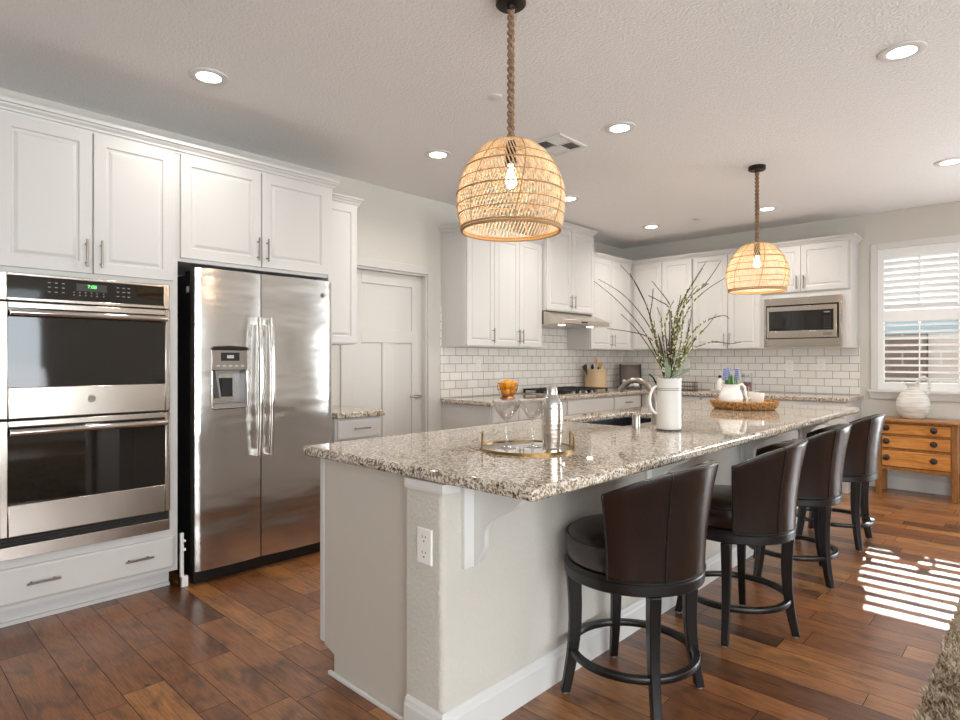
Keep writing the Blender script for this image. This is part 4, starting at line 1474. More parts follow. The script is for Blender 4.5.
# ================================================================== martini tray
tx, ty, tz = -1.545, 1.911, .9142
tr = empty('serving_tray', (tx, ty, tz), 'round mirrored tray with brass rim and handles on the near end of the island', 'tray')
mb = MB(); mb.lathe([(.186, tz), (.186, tz + .006)], tx, ty, 64); mb.build('mirror_base', M['mirror'], tr)
mb = MB(); mb.lathe([(.1865, tz), (.193, tz), (.193, tz + .010), (.1865, tz + .010), (.1865, tz)], tx, ty, 64, cap0=False, cap1=False)
mb.build('brass_rim', M['brass'], tr, smooth=True)
vr = Vector((.726, .687, 0)); vp = Vector((-.687, .726, 0))
for sgn in (-1, 1):
    mb = MB()
    c0 = Vector((tx, ty, 0)) + vr * (.190 * sgn)
    a_, b_ = c0 + vp * .05 - vr * (.008 * sgn), c0 - vp * .05 - vr * (.008 * sgn)
    pts = [(a_.x, a_.y, tz + .01), (a_.x, a_.y, tz + .055), (a_.x * .9 + b_.x * .1, a_.y * .9 + b_.y * .1, tz + .064), (a_.x * .1 + b_.x * .9, a_.y * .1 + b_.y * .9, tz + .064), (b_.x, b_.y, tz + .055), (b_.x, b_.y, tz + .01)]
    mb.tube(pts, .004, 8)
    mb.build('handle', M['brass'], tr, smooth=True)
zt = tz + .0062
def martini(x, y, lb):
    g = empty('martini_glass', (x, y, zt), lb, 'glass')
    mb = MB()
    mb.lathe([(.038, zt), (.039, zt + .002), (.014, zt + .006), (.0055, zt + .012), (.0042, zt + .05), (.0045, zt + .10), (.007, zt + .108)], x, y, 32, cap1=False)
    mb.build('stem', M['crystal'], g, smooth=True, angle=60)
    mb = MB()
    mb.lathe([(.007, zt + .108), (.03, zt + .132), (.052, zt + .165), (.060, zt + .19), (.0585, zt + .19), (.0505, zt + .166), (.029, zt + .135), (.004, zt + .114)], x, y, 40, cap0=False)
    mb.build('bowl', M['crystal'], g, smooth=True, angle=60)
martini(-1.592, 1.838, 'left martini glass on the round tray')
martini(-1.54, 1.94, 'martini glass on the round tray, next to the cocktail shaker')
sx, sy = -1.457, 1.963
skr = empty('cocktail_shaker', (sx, sy, zt), 'hammered steel cocktail shaker on the round tray', 'cocktail shaker')
mb = MB()
prof = [(.036, zt), (.038, zt + .004)]
for i in range(25):
    f = i / 24
    r = .038 + .006 * math.sin(f * PI * .62) + .0003 * math.sin(i * 2.3)
    prof.append((r, zt + .006 + .155 * f))
mb.lathe(prof + [(.0405, zt + .166)], sx, sy, 36)
mb.build('cup', M['steel'], skr, smooth=True, angle=60)
mb = MB(); mb.lathe([(.0425, zt + .164), (.0425, zt + .172), (.040, zt + .188), (.031, zt + .205), (.023, zt + .214), (.0225, zt + .218)], sx, sy, 36)
mb.build('shoulder', M['chrome'], skr, smooth=True)
mb = MB(); mb.lathe([(.0215, zt + .218), (.021, zt + .245), (.018, zt + .250), (.008, zt + .252)], sx, sy, 28)
mb.build('cap', M['chrome'], skr, smooth=True)

# ================================================================== enamel jug of branches
vx, vy, vz = -1.424, 2.92, .9142
vs_ = empty('enamel_pitcher', (vx, vy, vz), 'tall white enamel pitcher with two grey lines, holding the branches', 'pitcher')
mb = MB()
mb.lathe([(.056, vz), (.0605, vz + .004), (.0615, vz + .02), (.0615, vz + .255), (.064, vz + .262), (.064, vz + .267), (.0605, vz + .267), (.0585, vz + .255), (.0585, vz + .02), (.01, vz + .014)], vx, vy, 44)
pb = mb.build('body', M['enamel'], vs_, smooth=True, angle=45)
mb = MB()
mb.lathe([(.0618, vz + .205), (.0621, vz + .2055), (.0621, vz + .2075), (.0618, vz + .208)], vx, vy, 44, cap0=False, cap1=False)
mb.lathe([(.0618, vz + .214), (.0621, vz + .2145), (.0621, vz + .2165), (.0618, vz + .217)], vx, vy, 44, cap0=False, cap1=False)
mb.lathe([(.0572, vz + .0005), (.0614, vz + .004), (.0619, vz + .007), (.0616, vz + .008)], vx, vy, 44, cap0=False, cap1=False)
mb.build('grey_lines', M['enamel_grey'], pb)
mb = MB()
hd_ = Vector((-.80, -.60, 0))
pts = []
for q in range(13):
    a_ = -PI / 2 + PI * q / 12
    d_ = .058 + .038 * math.cos(a_)
    pts.append((vx + hd_.x * d_, vy + hd_.y * d_, vz + .155 - .07 * math.sin(-a_) ))
mb.tube(pts, .0075, 10)
mb.build('handle', M['enamel'], vs_, smooth=True)

BRANCHES = [
 [(-0.004,-0.004,0.93),(-0.015,-0.014,1.176),(-0.062,-0.017,1.307),(-0.136,-0.044,1.45),(-0.241,-0.102,1.591),(-0.348,-0.161,1.698)],
 [(-0.004,-0.004,0.93),(-0.015,-0.014,1.176),(-0.059,-0.013,1.357),(-0.122,-0.03,1.491),(-0.219,-0.08,1.622),(-0.332,-0.144,1.709)],
 [(-0.004,-0.003,0.93),(-0.012,-0.01,1.176),(-0.056,-0.05,1.427),(-0.086,-0.077,1.557),(-0.13,-0.116,1.678),(-0.186,-0.167,1.768)],
 [(-0.002,-0.002,0.93),(-0.008,-0.007,1.176),(-0.038,-0.065,1.366),(-0.056,-0.112,1.523),(-0.071,-0.155,1.6),(-0.103,-0.215,1.71)],
 [(-0.004,-0.003,0.93),(-0.012,-0.01,1.176),(-0.02,-0.079,1.267),(-0.034,-0.154,1.345),(-0.061,-0.241,1.435),(-0.088,-0.328,1.498)],
 [(-0.002,-0.002,0.93),(-0.008,-0.007,1.176),(-0.035,-0.049,1.336),(-0.073,-0.101,1.396),(-0.132,-0.173,1.42),(-0.205,-0.258,1.434)],
 [(0.001,0.001,0.93),(0.003,0.003,1.176),(0.014,0.002,1.456),(0.011,-0.014,1.555),(-0.013,-0.05,1.614),(-0.046,-0.094,1.677)],
 [(-0.002,-0.002,0.93),(-0.008,-0.007,1.176),(-0.023,-0.084,1.355),(-0.026,-0.149,1.481),(0.002,-0.186,1.554),(0.028,-0.223,1.621)],
 [(-0.0,0.0,0.93),(-0.001,0.0,1.176),(0.024,-0.039,1.434),(0.041,-0.085,1.534),(0.03,-0.157,1.564),(0.01,-0.238,1.588)],
 [(-0.001,-0.001,0.93),(-0.004,-0.004,1.176),(-0.054,0.041,1.389),(-0.092,0.097,1.496),(-0.139,0.144,1.564)],
 [(0.002,0.002,0.93),(0.007,0.007,1.176),(0.011,0.032,1.438),(0.033,0.074,1.57),(0.071,0.13,1.683),(0.112,0.191,1.787)],
 [(0.003,0.003,0.93),(0.01,0.01,1.176),(0.044,0.006,1.465),(0.106,0.028,1.592),(0.174,0.056,1.667),(0.236,0.077,1.765)],
 [(0.002,0.002,0.93),(0.007,0.007,1.176),(0.02,0.012,1.336),(0.051,0.035,1.456),(0.09,0.064,1.556),(0.15,0.114,1.635),(0.221,0.173,1.694)],
 [(0.001,0.001,0.93),(0.003,0.003,1.176),(-0.011,0.055,1.388),(-0.01,0.121,1.545),(0.014,0.209,1.654),(0.047,0.306,1.776)],
 [(0.003,0.003,0.93),(0.01,0.01,1.176),(0.011,0.065,1.49),(0.019,0.128,1.58),(0.047,0.209,1.635),(0.083,0.298,1.689)],
 [(0.003,0.003,0.93),(0.01,0.01,1.176),(0.036,0.067,1.287),(0.056,0.116,1.388),(0.079,0.17,1.451),(0.118,0.239,1.493),(0.162,0.311,1.512),(0.172,0.353,1.496)],
 [(0.003,0.003,0.93),(0.01,0.01,1.176),(0.043,0.03,1.256),(0.076,0.049,1.336),(0.116,0.075,1.396),(0.156,0.1,1.445),(0.195,0.126,1.509)],
 [(0.002,0.002,0.93),(0.007,0.007,1.176),(0.032,0.03,1.246),(0.069,0.064,1.316),(0.113,0.105,1.347),(0.171,0.16,1.369),(0.229,0.214,1.359),(0.27,0.252,1.367)],
 [(-0.0,0.0,0.93),(-0.001,0.0,1.176),(-0.016,0.01,1.337),(-0.032,0.019,1.459),(-0.029,0.046,1.521),(-0.014,0.084,1.589)],
 [(0.002,0.002,0.93),(0.007,0.007,1.176),(0.037,-0.025,1.316),(0.064,-0.059,1.432),(0.095,-0.091,1.535),(0.123,-0.125,1.59)],
 [(0.003,0.003,0.93),(0.009,0.009,1.176),(0.022,0.029,1.337),(0.031,0.045,1.457),(0.047,0.068,1.558),(0.059,0.087,1.64)],
 [(0.003,0.003,0.93),(0.01,0.01,1.176),(0.042,0.009,1.266),(0.081,0.014,1.365),(0.109,0.009,1.463),(0.124,-0.008,1.529)],
 [(0.002,0.002,0.93),(0.007,0.007,1.176),(0.008,0.06,1.388),(0.009,0.114,1.502),(0.019,0.175,1.598),(0.039,0.246,1.676)],
 [(0.003,0.003,0.93),(0.009,0.009,1.176),(0.045,-0.017,1.257),(0.082,-0.042,1.354),(0.108,-0.077,1.449),(0.131,-0.116,1.513)],
 [(0.002,0.002,0.93),(0.007,0.007,1.176),(0.003,0.036,1.317),(-0.004,0.062,1.409),(-0.007,0.092,1.492)],
 [(0.003,0.003,0.93),(0.009,0.009,1.176),(0.008,0.059,1.226),(0.021,0.122,1.328),(0.02,0.172,1.411),(0.011,0.215,1.497)],
 [(0.003,0.003,0.93),(0.01,0.01,1.176),(0.044,0.005,1.227),(0.085,0.006,1.286),(0.118,0.0,1.345),(0.148,-0.01,1.383)],
 [(-0.001,-0.001,0.93),(-0.004,-0.004,1.176),(-0.054,0.022,1.307),(-0.098,0.053,1.401),(-0.131,0.095,1.487)]]

rb = random.Random(3)
NAMED = {
    0: 'bare branch reaching farthest to the upper left of the enamel pitcher', 1: 'bare branch just above the farthest left one in the enamel pitcher',
    2: 'tall thin branch rising to the left with its tip at the wall cabinet corner', 5: 'low branch bending left towards the range hood',
    11: 'tall branch leaning right with the highest tip of the bunch', 12: 'straight branch slanting right towards the farther pendant shade',
    15: 'drooping branch arched over to the right with a hooked tip', 17: 'lowest branch sweeping right towards the microwave',
}
for bi, L in enumerate(BRANCHES):
    P = catmull([tuple(q) for q in L], 6)
    P = [(vx + x, vy + y, z) for x, y, z in P]
    n = len(P)
    mb = MB()
    mb.tube(P, [.0046 - .0030 * i / (n - 1) for i in range(n)], 6)
    for q in range(8, n - 2, 5):       # little side spurs
        p = Vector(P[q]); d = (Vector(P[q + 1]) - p).normalized()
        s = Vector((rb.uniform(-1, 1), rb.uniform(-1, 1), .3)).normalized()
        mb.cyl(p, p + (d * .6 + s * .5).normalized() * .012, .0012, 4, .0005)
    base = Vector((vx, vy, .93))
    lb = NAMED.get(bi, 'thin olive branch with pale buds bunched in the middle of the enamel pitcher')
    o = empty('budding_branch', base, lb, 'branch', None if bi in NAMED else 'middle branches in the enamel pitcher')
    mb.build('stem', M['bark'] if bi % 3 else M['barkb'], o, smooth=True, angle=80)
    mb = MB()
    end = .72 if bi >= 9 else .55
    dense = 3 if bi >= 9 else 2
    cnt = 0
    for q in range(7, int(n * end) + 2):
        if q >= n: break
        for w_ in range(dense):
            if rb.random() < .25: continue
            p = Vector(P[q - 1]).lerp(Vector(P[q]), rb.random())
            d = (Vector(P[q]) - Vector(P[q - 1])).normalized()
            s = Vector((rb.uniform(-1, 1), rb.uniform(-1, 1), rb.uniform(-.3, .6))).normalized()
            ax = (d * .9 + s * .6).normalized()
            ln = rb.uniform(.010, .019)
            mb.tube([p, p + ax * ln * .3, p + ax * ln * .75, p + ax * ln], [.0014, .0042, .0036, .0008], 6)
            cnt += 1
    if cnt:
        c_ = mb.build('buds', M['catkin'], o, smooth=True, angle=80)
        c_['kind'] = 'stuff'
    else:
        mb.bm.free()
def leaf(mb, p, d, side, ln, wd, bend=.25):
    p, d, side = Vector(p), Vector(d).normalized(), Vector(side).normalized()
    nn = d.cross(side).normalized()
    rows = []
    for i in range(9):
        t = i / 8
        w_ = wd * math.sin(PI * min(t * .93 + .06, 1)) ** .8
        c_ = p + d * ln * t + nn * (bend * ln * t * t)
        rows.append((c_ - side * w_, c_ + nn * w_ * .25, c_ + side * w_, c_ - nn * .0012))
    mb.loft(rows)
def sprig(lb, leaves, mat):
    o = empty('leafy_sprig', (vx, vy, .93), lb, 'leaf sprig')
    mb = MB()
    tips = []
    for (ox, oy, z0, dx, dy, dz, ln, wd) in leaves:
        tips.append((vx + ox, vy + oy, z0))
    mb.tube([(vx, vy, .931), (vx + leaves[0][0] * .5, vy + leaves[0][1] * .5, 1.12), tips[0]] + tips[1:], .0025, 6)
    mb.build('stem', M['barkb'], o, smooth=True)
    for (ox, oy, z0, dx, dy, dz, ln, wd) in leaves:
        mb = MB()
        leaf(mb, (vx + ox, vy + oy, z0), (dx, dy, dz), vr, ln, wd)
        mb.build('leaf', mat, o, smooth=True, angle=80)
sprig('grey-green leaves low in the enamel pitcher, drooping right', [(.02, .0, 1.18, .35, .2, .8, .12, .017), (.03, .02, 1.19, .8, .6, .5, .10, .013), (.025, .0, 1.2, .3, .4, 1, .11, .015), (.0, -.01, 1.17, .1, -.2, 1, .12, .018), (.03, .01, 1.21, .9, .7, .25, .08, .011)], M['leafg'])
sprig('dark brown dried leaf spikes standing in the middle of the enamel pitcher', [(-.012, -.012, 1.18, -.05, -.1, 1, .24, .007), (-.02, -.015, 1.18, -.12, -.1, 1, .16, .006), (-.005, -.005, 1.18, .08, .05, 1, .2, .006)], M['barkb'])

# ================================================================== flower basket on the island
kx, ky, kz = -1.64, 4.57, .9142
bk = empty('woven_tray', (kx, ky, kz), 'low round wicker tray holding a white pitcher and mug on the island', 'basket')
mb = MB(); mb.lathe([(.19, kz), (.194, kz + .004), (.194, kz + .008), (.185, kz + .010)], kx, ky, 56); mb.build('base', M['basket'], bk)
mb = MB()
for i, (r_, z_) in enumerate(((.198, .010), (.208, .021), (.216, .033), (.222, .045), (.226, .056))):
    mb.torus((kx, ky, kz + z_), r_, .0068, 64, 8)
sd = mb.build('coiled_side', M['basket'], bk, smooth=True)
mb = MB()
for i in range(88):
    a_ = 2 * PI * i / 88
    c_, s_ = math.cos(a_), math.sin(a_)
    mb.tube([(kx + r_ * c_, ky + r_ * s_, kz + z_) for r_, z_ in ((.200, .003), (.213, .014), (.224, .03), (.233, .05), (.232, .062), (.224, .064))], .0036, 5)
mb.build('wrapped_canes', M['basket'], sd, smooth=True)
px_, py_, pz_ = -1.71, 4.50, kz + .0105
wp = empty('ceramic_pitcher', (px_, py_, pz_), 'white ceramic pitcher with blue hyacinths on the wicker tray', 'pitcher')
mb = MB()
mb.lathe([(.055, pz_), (.062, pz_ + .006), (.082, pz_ + .04), (.086, pz_ + .075), (.074, pz_ + .115), (.060, pz_ + .14), (.060, pz_ + .16), (.066, pz_ + .172), (.062, pz_ + .172), (.056, pz_ + .16), (.055, pz_ + .14), (.02, pz_ + .05)], px_, py_, 40)
wb = mb.build('body', M['ceramic'], wp, smooth=True, angle=60)
mb = MB()
q0 = Vector((px_, py_, 0))
hp = lambda d_, z_: tuple(q0 + vr * d_ + Vector((0, 0, pz_ + z_)))
mb.tube([hp(.058, .165), hp(.085, .172), hp(.103, .15), hp(.108, .11), (hp(.12, .06)[0], hp(.12, .06)[1], pz_ + .06), hp(.13, .025), hp(.122, .012)], [.010, .010, .0095, .009, .009, .008, .006], 10)
mb.build('handle', M['ceramic'], wp, smooth=True)
mb = MB(); mb.loft([[hp(-.052, .172), tuple(Vector(hp(-.05, .172)) + vp * .022), tuple(Vector(hp(-.05, .172)) - vp * .022)], [hp(-.05, .13), tuple(Vector(hp(-.05, .13)) + vp * .012), tuple(Vector(hp(-.05, .13)) - vp * .012)]])
mb.build('spout', M['ceramic'], wp, smooth=True)
def hyacinth(dl, dp, hz, lb):
    p = q0 + vr * dl + vp * dp
    b = q0 + vr * dl * .4 + vp * dp * .4
    o = empty('hyacinth', (b.x, b.y, pz_ + .08), lb, 'flower')
    mb = MB(); mb.tube([(b.x, b.y, pz_ + .08), (p.x, p.y, pz_ + .17), (p.x, p.y, pz_ + hz)], .004, 6); mb.build('stem', M['leafd'], o, smooth=True)
    mb = MB()
    for r_ in range(6):
        for k_ in range(7):
            a_ = 2 * PI * (k_ + r_ * .5) / 7
            z_ = pz_ + hz - .065 + r_ * .0145
            rr = .014 * (1 - .1 * r_)
            mb.sphere((p.x + rr * math.cos(a_), p.y + rr * math.sin(a_), z_), .0075, 6, 4)
    mb.build('bloom', M['hya'], o, smooth=True, angle=80)
    for k_ in range(4):
        a_ = k_ * 1.7 + dl * 20
        mb = MB(); leaf(mb, (b.x, b.y, pz_ + .13), (math.cos(a_) * .45, math.sin(a_) * .45, 1), (-math.sin(a_), math.cos(a_), 0), .11, .010); mb.build('leaf', M['leafd'], o, smooth=True, angle=80)
hyacinth(-.045, -.01, .275, 'left lilac-blue hyacinth in the white pitcher')
hyacinth(-.012, .02, .28, 'middle lilac-blue hyacinth in the white pitcher, the tallest bloom')
hyacinth(.045, .0, .275, 'right lilac-blue hyacinth in the white pitcher')
mx, my = -1.575, 4.63
mg = empty('mug', (mx, my, pz_), 'white mug beside the white pitcher on the wicker tray', 'mug')
mb = MB(); mb.lathe([(.044, pz_), (.05, pz_ + .006), (.058, pz_ + .108), (.055, pz_ + .108), (.047, pz_ + .01), (.01, pz_ + .008)], mx, my, 36); mb.build('body', M['ceramic'], mg, smooth=True, angle=50)
mb = MB()
q1 = Vector((mx, my, pz_)) 
mb.tube([tuple(q1 - vr * d_ + vp * -.02 + Vector((0, 0, z_))) for d_, z_ in ((.046, .07), (.07, .068), (.08, .045), (.07, .022), (.046, .02))], .0055, 8)
mb.build('handle', M['ceramic'], mg, smooth=True)

# ================================================================== back counter things
cz = .9142
fbx, fby = -3.73, 4.32
fbw = empty('fruit_bowl', (fbx, fby, cz), 'copper wire bowl of oranges on the far counter', 'bowl')
mb = MB(); mb.lathe([(.072, cz), (.072, cz + .004), (.055, cz + .022), (.045, cz + .024)], fbx, fby, 28); mb.build('foot', M['copper'], fbw, smooth=True)
mb = MB()
wp_ = [(.045, .024), (.075, .045), (.094, .085), (.098, .12), (.095, .138)]
for i in range(12):
    a_ = 2 * PI * i / 12
    mb.tube([(fbx + r_ * math.cos(a_), fby + r_ * math.sin(a_), cz + z_) for r_, z_ in wp_], .0024, 5)
mb.torus((fbx, fby, cz + .138), .095, .0038, 40, 6); mb.torus((fbx, fby, cz + .085), .0945, .0028, 40, 6)
mb.build('wire_basket', M['copper'], fbw, smooth=True)
oranges = [(-.045, .0, .066), (.022, .042, .066), (.022, -.042, .066), (-.022, .052, .122), (.05, .012, .122), (-.022, -.052, .122), (-.06, .0, .125), (.032, -.052, .13), (.03, .06, .132), (.0, .0, .150), (-.03, .02, .118), (.03, -.01, .118)]
for i, (ox, oy, oz_) in enumerate(oranges):
    mb = MB(); mb.sphere((fbx + ox, fby + oy, cz + oz_), .0335, 18, 12)
    thing1(mb, 'orange', M['orange'], 'one of the oranges piled in the copper wire bowl', 'orange', 'oranges in the wire bowl', smooth=True, angle=80)

cx_, cy_ = -3.97, 6.22
cr = empty('utensil_crock', (cx_, cy_, cz), 'tan stoneware crock of cooking utensils beside the cooktop', 'crock')
mb = MB(); mb.lathe([(.122, cz), (.128, cz + .006), (.128, cz + .225), (.134, cz + .232), (.134, cz + .25), (.120, cz + .25), (.116, cz + .23), (.116, cz + .02), (.02, cz + .015)], cx_, cy_, 44); mb.build('body', M['stoneware'], cr, smooth=True, angle=40)
def utensil(name, dx, dy, tipx, tipy, tz_, kind, lb, mat):
    o = empty(name, (cx_ + dx, cy_ + dy, cz + .02), lb, name.replace('_', ' '))
    b = Vector((cx_ + dx, cy_ + dy, cz + .02)); p = Vector((cx_ + tipx, cy_ + tipy, cz + tz_))
    d = (p - b).normalized()
    mb = MB(); mb.tube([b, b.lerp(p, .75)], .006, 8); mb.build('handle', mat, o, smooth=True)
    mb = MB()
    q = b.lerp(p, .74)
    side = Vector((.2, 1, 0)); side = (side - d * side.dot(d)).normalized()
    nn = d.cross(side)
    L = (p - q).length
    rows = []
    for i in range(9):
        t = i / 8
        if kind == 'spoon':
            w_ = .028 * max(math.sin(PI * min(.08 + t * .9, 1)), .1)
        else:
            w_ = .012 + .026 * min(t * 1.6, 1)
        c_ = q + d * L * t
        rows.append([c_ + side * w_ * math.cos(k * PI / 4) + nn * .006 * math.sin(k * PI / 4) for k in range(8)])
    mb.loft(rows); mb.build('head', mat, o, smooth=True, angle=60)
utensil('wooden_spoon', .0, .0, .02, -.02, .40, 'spoon', 'tall wooden spoon in the tan crock', M['woodspoon'])
utensil('wooden_spatula', .02, .03, .05, .03, .335, 'spat', 'short wooden spatula in the tan crock, beside the spoon', M['woodspoon'])
utensil('spatula', -.03, -.04, -.05, -.17, .30, 'spat', 'black spatula leaning left out of the tan crock', M['black'])
utensil('ladle', -.02, -.02, .0, -.075, .315, 'spoon', 'black ladle in the tan crock, behind the wooden tools', M['black'])
utensil('serving_spoon', -.02, .04, -.03, .13, .29, 'spoon', 'black serving spoon leaning right in the tan crock', M['black'])

# dark wooden stand in the corner
stx, sty = -3.86, 6.86
st = empty('cookbook_stand', (stx, sty, cz), 'dark wooden stand with two side posts in the counter corner', 'stand')
e1_ = Vector((.82, .57, 0)); e2_ = Vector((-.57, .82, 0))
def sp(a_, b_, z_): 
    q = Vector((stx, sty, cz + z_)) + e1_ * a_ + e2_ * b_
    return tuple(q)
def sbox(mb, a0, a1, b0, b1, z0, z1, lean=0.0):
    mb.hexa([sp(a0, b0, z0), sp(a1, b0, z0), sp(a1, b1, z0), sp(a0, b1, z0), sp(a0, b0 + lean, z1), sp(a1, b0 + lean, z1), sp(a1, b1 + lean, z1), sp(a0, b1 + lean, z1)])
for s in (-1, 1):
    mb = MB(); sbox(mb, s * .125 - .011, s * .125 + .011, -.02, .002, 0, .31, .07); mb.build('post', M['ebony'], st, bevel=.002)
mb = MB(); sbox(mb, -.114, .114, -.012 + .012, .0 + .012, .06, .30, .055); mb.build('back_panel', M['greywood'], st)
mb = MB(); sbox(mb, -.125, .125, -.085, -.021, .0, .02); mb.build('ledge', M['ebony'], st, bevel=.002)
mb = MB()
rr = random.Random(8)
for i in range(10):
    a_ = -.09 + .2 * (i % 5) / 5 + rr.uniform(0, .02); z_ = .045 + .045 * (i // 5)
    q = sp(a_, -.055 + (i // 5) * .012, z_)
    mb.sphere(q, .026, 10, 6)
o = thing1(mb, 'folded_cloth', M['palecloth'], 'crumpled pale pink cloth resting on the dark corner stand', 'cloth', smooth=True, angle=80)

# wire basket, white tray, bottle and jar
wbx, wby = -3.12, 6.86
wk = empty('wire_basket', (wbx, wby, cz), 'small dark wire basket on the back counter behind the enamel pitcher', 'basket')
mb = MB()
for z_ in (.004, .05, .1):
    mb.tube([(wbx - .1, wby - .07, cz + z_), (wbx + .1, wby - .07, cz + z_), (wbx + .1, wby + .07, cz + z_), (wbx - .1, wby + .07, cz + z_)], .0035, 6, True)
for i in range(11):
    x = wbx - .1 + .02 * i
    for y in (wby - .07, wby + .07):
        mb.cyl((x, y, cz + .004), (x, y, cz + .1), .0022, 5)
    mb.cyl((x, wby - .07, cz + .004), (x, wby + .07, cz + .004), .0022, 5)
for i in range(1, 7):
    y = wby - .07 + .02 * i
    for x in (wbx - .1, wbx + .1):
        mb.cyl((x, y, cz + .004), (x, y, cz + .1), .0022, 5)
mb.build('wire_frame', M['greywood'], wk)
wtx, wty = -2.57, 6.88
wt = empty('ceramic_tray', (wtx, wty, cz), 'long white ceramic tray on the back counter behind the hyacinths', 'tray')
mb = MB(); mb.panel((wtx - .25, wty - .1, cz), (1, 0, 0), (0, 1, 0), (0, 0, 1), .5, .2, [(.02, 0), (0, .022), (.008, .022), (.022, .007)]); mb.build('dish', M['ceramic'], wt)
zt_ = cz + .0075
bo = empty('soap_bottle', (-2.73, 6.86, zt_), 'white bottle with a black cap on the white tray, left of the hyacinths', 'bottle')
mb = MB(); mb.lathe([(.03, zt_), (.033, zt_ + .005), (.033, zt_ + .10), (.025, zt_ + .125), (.014, zt_ + .135), (.014, zt_ + .15)], -2.73, 6.86, 24); mb.build('body', M['ceramic'], bo, smooth=True)
mb = MB(); mb.lathe([(.017, zt_ + .15), (.017, zt_ + .175), (.012, zt_ + .18)], -2.73, 6.86, 20); mb.build('cap', M['black'], bo, smooth=True)
jx, jy = -2.435, 6.88
jr = empty('glass_jar', (jx, jy, zt_), 'clear lettered jar with red-brown contents on the white tray, right of the hyacinths', 'jar')
mb = MB(); mb.lathe([(.050, zt_), (.053, zt_ + .004), (.053, zt_ + .20), (.049, zt_ + .21), (.047, zt_ + .21), (.050, zt_ + .198), (.050, zt_ + .006), (.01, zt_ + .0055)], jx, jy, 32); mb.build('glass_body', M['pane'], jr, smooth=True, angle=40)
mb = MB(); mb.lathe([(.045, zt_ + .006), (.049, zt_ + .01), (.049, zt_ + .105), (.03, zt_ + .112)], jx, jy, 28); mb.build('contents', M['jarfill'], jr, smooth=True)
text_mesh('lettering', 'BILLS', .036, M['ink'], jr, (jx, jy - .0545, zt_ + .175), (1, 0, 0), (0, 0, 1), (0, -1, 0))

# ================================================================== pine chest and jug
ch = empty('pine_chest', (-.9, 6.96, 0), 'low orange pine chest of three drawers under the window', 'chest of drawers')
X0, X1, Y0, Y1 = -1.215, -.59, 6.80, 7.10
leg = .05
for lx, ly in ((X0, Y0), (X1 - leg, Y0), (X0, Y1 - leg), (X1 - leg, Y1 - leg)):
    mb = MB(); mb.box(lx, lx + leg, ly, ly + leg, 0, .695); mb.build('leg', M['pinedk'], ch, bevel=.004)
mb = MB(); mb.box(X0 - .02, X1 + .03, Y0 - .025, Y1 + .02, .695, .72); mb.build('top', M['pinetop'], ch, bevel=.005)
mb = MB(); mb.box(X0 + .01, X0 + .03, Y0 + leg, Y1 - leg, .23, .695).box(X1 - .03, X1 - .01, Y0 + leg, Y1 - leg, .23, .695).box(X0 + leg, X1 - leg, Y1 - .03, Y1 - .012, .23, .695).box(X0 + leg, X1 - leg, Y0 + .03, Y1 - .03, .25, .262)
for z0, z1 in ((.675, .695), (.558, .576), (.424, .442), (.235, .268)):
    mb.box(X0 + leg, X1 - leg, Y0 + .008, Y0 + .03, z0, z1)
mb.build('carcass', M['pinedk'], ch, bevel=.002)
fd = Face('y', Y0 + .02)
for z0, z1 in ((.578, .673), (.445, .556), (.271, .422)):
    d_ = fd.front('drawer', X0 + leg + .002, X1 - leg - .002, z0, z1, ch, [(0, 0), (0, .014), (.003, .017), (.008, .018)], M['pine'])
    for kx_ in (-1.09, -.765):
        kx_ = -1.128 + .0 if kx_ < -1 else -.765
        zk = (z0 + z1) / 2 + .006
        mb = MB()
        prof = [(.028, 0), (.028, .004), (.013, .006), (.012, .010), (.023, .014), (.025, .022), (.018, .028), (.006, .030)]
        seg = 20
        rings = [[(kx_ + r_ * math.cos(2 * PI * i / seg), fd.c - .018 - h_, zk + r_ * math.sin(2 * PI * i / seg)) for i in range(seg)] for r_, h_ in prof]
        mb.loft(rings); mb.build('knob', M['knob'], d_, smooth=True)
ju = empty('pottery_jug', (-.94, 6.955, .7202), 'round whitewashed pottery jug with a loop handle on the pine chest', 'jug')
jz = .7202
mb = MB()
jp = catmull([(.075, 0), (.092, .01), (.120, .06), (.133, .12), (.127, .18), (.100, .235), (.062, .27), (.042, .285), (.038, .30), (.048, .325), (.054, .335)], 3)
mb.lathe([(r_, jz + z_) for r_, z_ in jp] + [(.050, jz + .335), (.036, jz + .30), (.02, jz + .27)], -.94, 6.955, 44)
mb.build('body', M['pottery'], ju, smooth=True, angle=60)
mb = MB()
jq = Vector((-.94, 6.955, jz))
vj = Vector((.98, .2, 0))
mb.tube([tuple(jq + vj * d_ + Vector((0, 0, z_))) for d_, z_ in ((.035, .30), (.038, .345), (.055, .38), (.085, .392), (.115, .375), (.128, .33), (.125, .28), (.112, .235))], [.013, .014, .015, .015, .015, .014, .014, .013], 12)
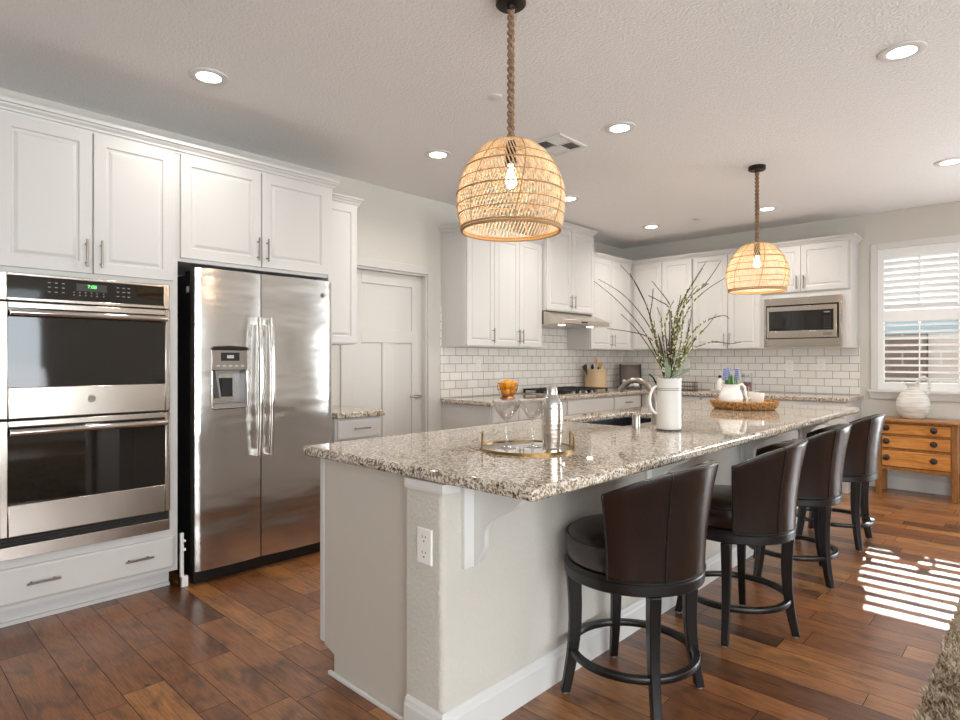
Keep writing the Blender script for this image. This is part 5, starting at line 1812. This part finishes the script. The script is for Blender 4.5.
mb.build('handle', M['pottery'], ju, smooth=True)
mb = MB(); mb.loft([[tuple(jq + vj * a_ + Vector((0, b_, z_))) for a_, b_, z_ in ((-.045, -.028, .305), (-.045, .028, .305), (-.03, .0, .29))], [tuple(jq + vj * a_ + Vector((0, b_, z_))) for a_, b_, z_ in ((-.08, -.02, .345), (-.08, .02, .345), (-.05, .0, .337))]])
mb.build('spout', M['pottery'], ju, smooth=True)

# ================================================================== shag rug
rg = empty('shag_rug', (1.0, 2.3, 0), 'thick grey-brown shag rug at the right foot of the stools', 'rug')
RX0, RX1, RY0, RY1 = -.335, 2.4, .4, 4.02
mb = MB(); mb.box(RX0, RX1, RY0, RY1, .0005, .012); mb.build('backing', M['rugback'], rg)
rp = random.Random(21)
verts, fcs = [], []
def tuft(x, y):
    h = rp.uniform(.022, .04)
    for k in range(3):
        a = rp.uniform(0, 2 * PI); lean = rp.uniform(.004, .022); w = rp.uniform(.0022, .0038)
        ca, sa = math.cos(a), math.sin(a)
        i = len(verts)
        verts.extend([(x - sa * w, y + ca * w, .011), (x + sa * w, y - ca * w, .011), (x + ca * lean * .5 - sa * w, y + sa * lean * .5 + ca * w, .011 + h * .65), (x + ca * lean * .5 + sa * w, y + sa * lean * .5 - ca * w, .011 + h * .65), (x + ca * lean * 1.3, y + sa * lean * 1.3, .011 + h)])
        fcs.extend([(i, i + 1, i + 3, i + 2), (i + 2, i + 3, i + 4)])
y = 1.6
while y < RY1:
    x = RX0 + .004
    while x < .55:
        tuft(x + rp.uniform(-.006, .006), y + rp.uniform(-.006, .006)); x += .0115
    y += .0115
y = RY0
while y < RY1:
    x = RX0 + .01 if y < 1.6 else .55
    while x < RX1:
        tuft(x + rp.uniform(-.02, .02), y + rp.uniform(-.02, .02)); x += .035
    y += .035
me = bpy.data.meshes.new('pile'); me.from_pydata(verts, [], fcs); me.materials.append(M['shag'])
po = bpy.data.objects.new('pile', me); COL.objects.link(po); po.parent = rg
me.transform(Matrix.Translation(-rg.location)); po['kind'] = 'stuff'
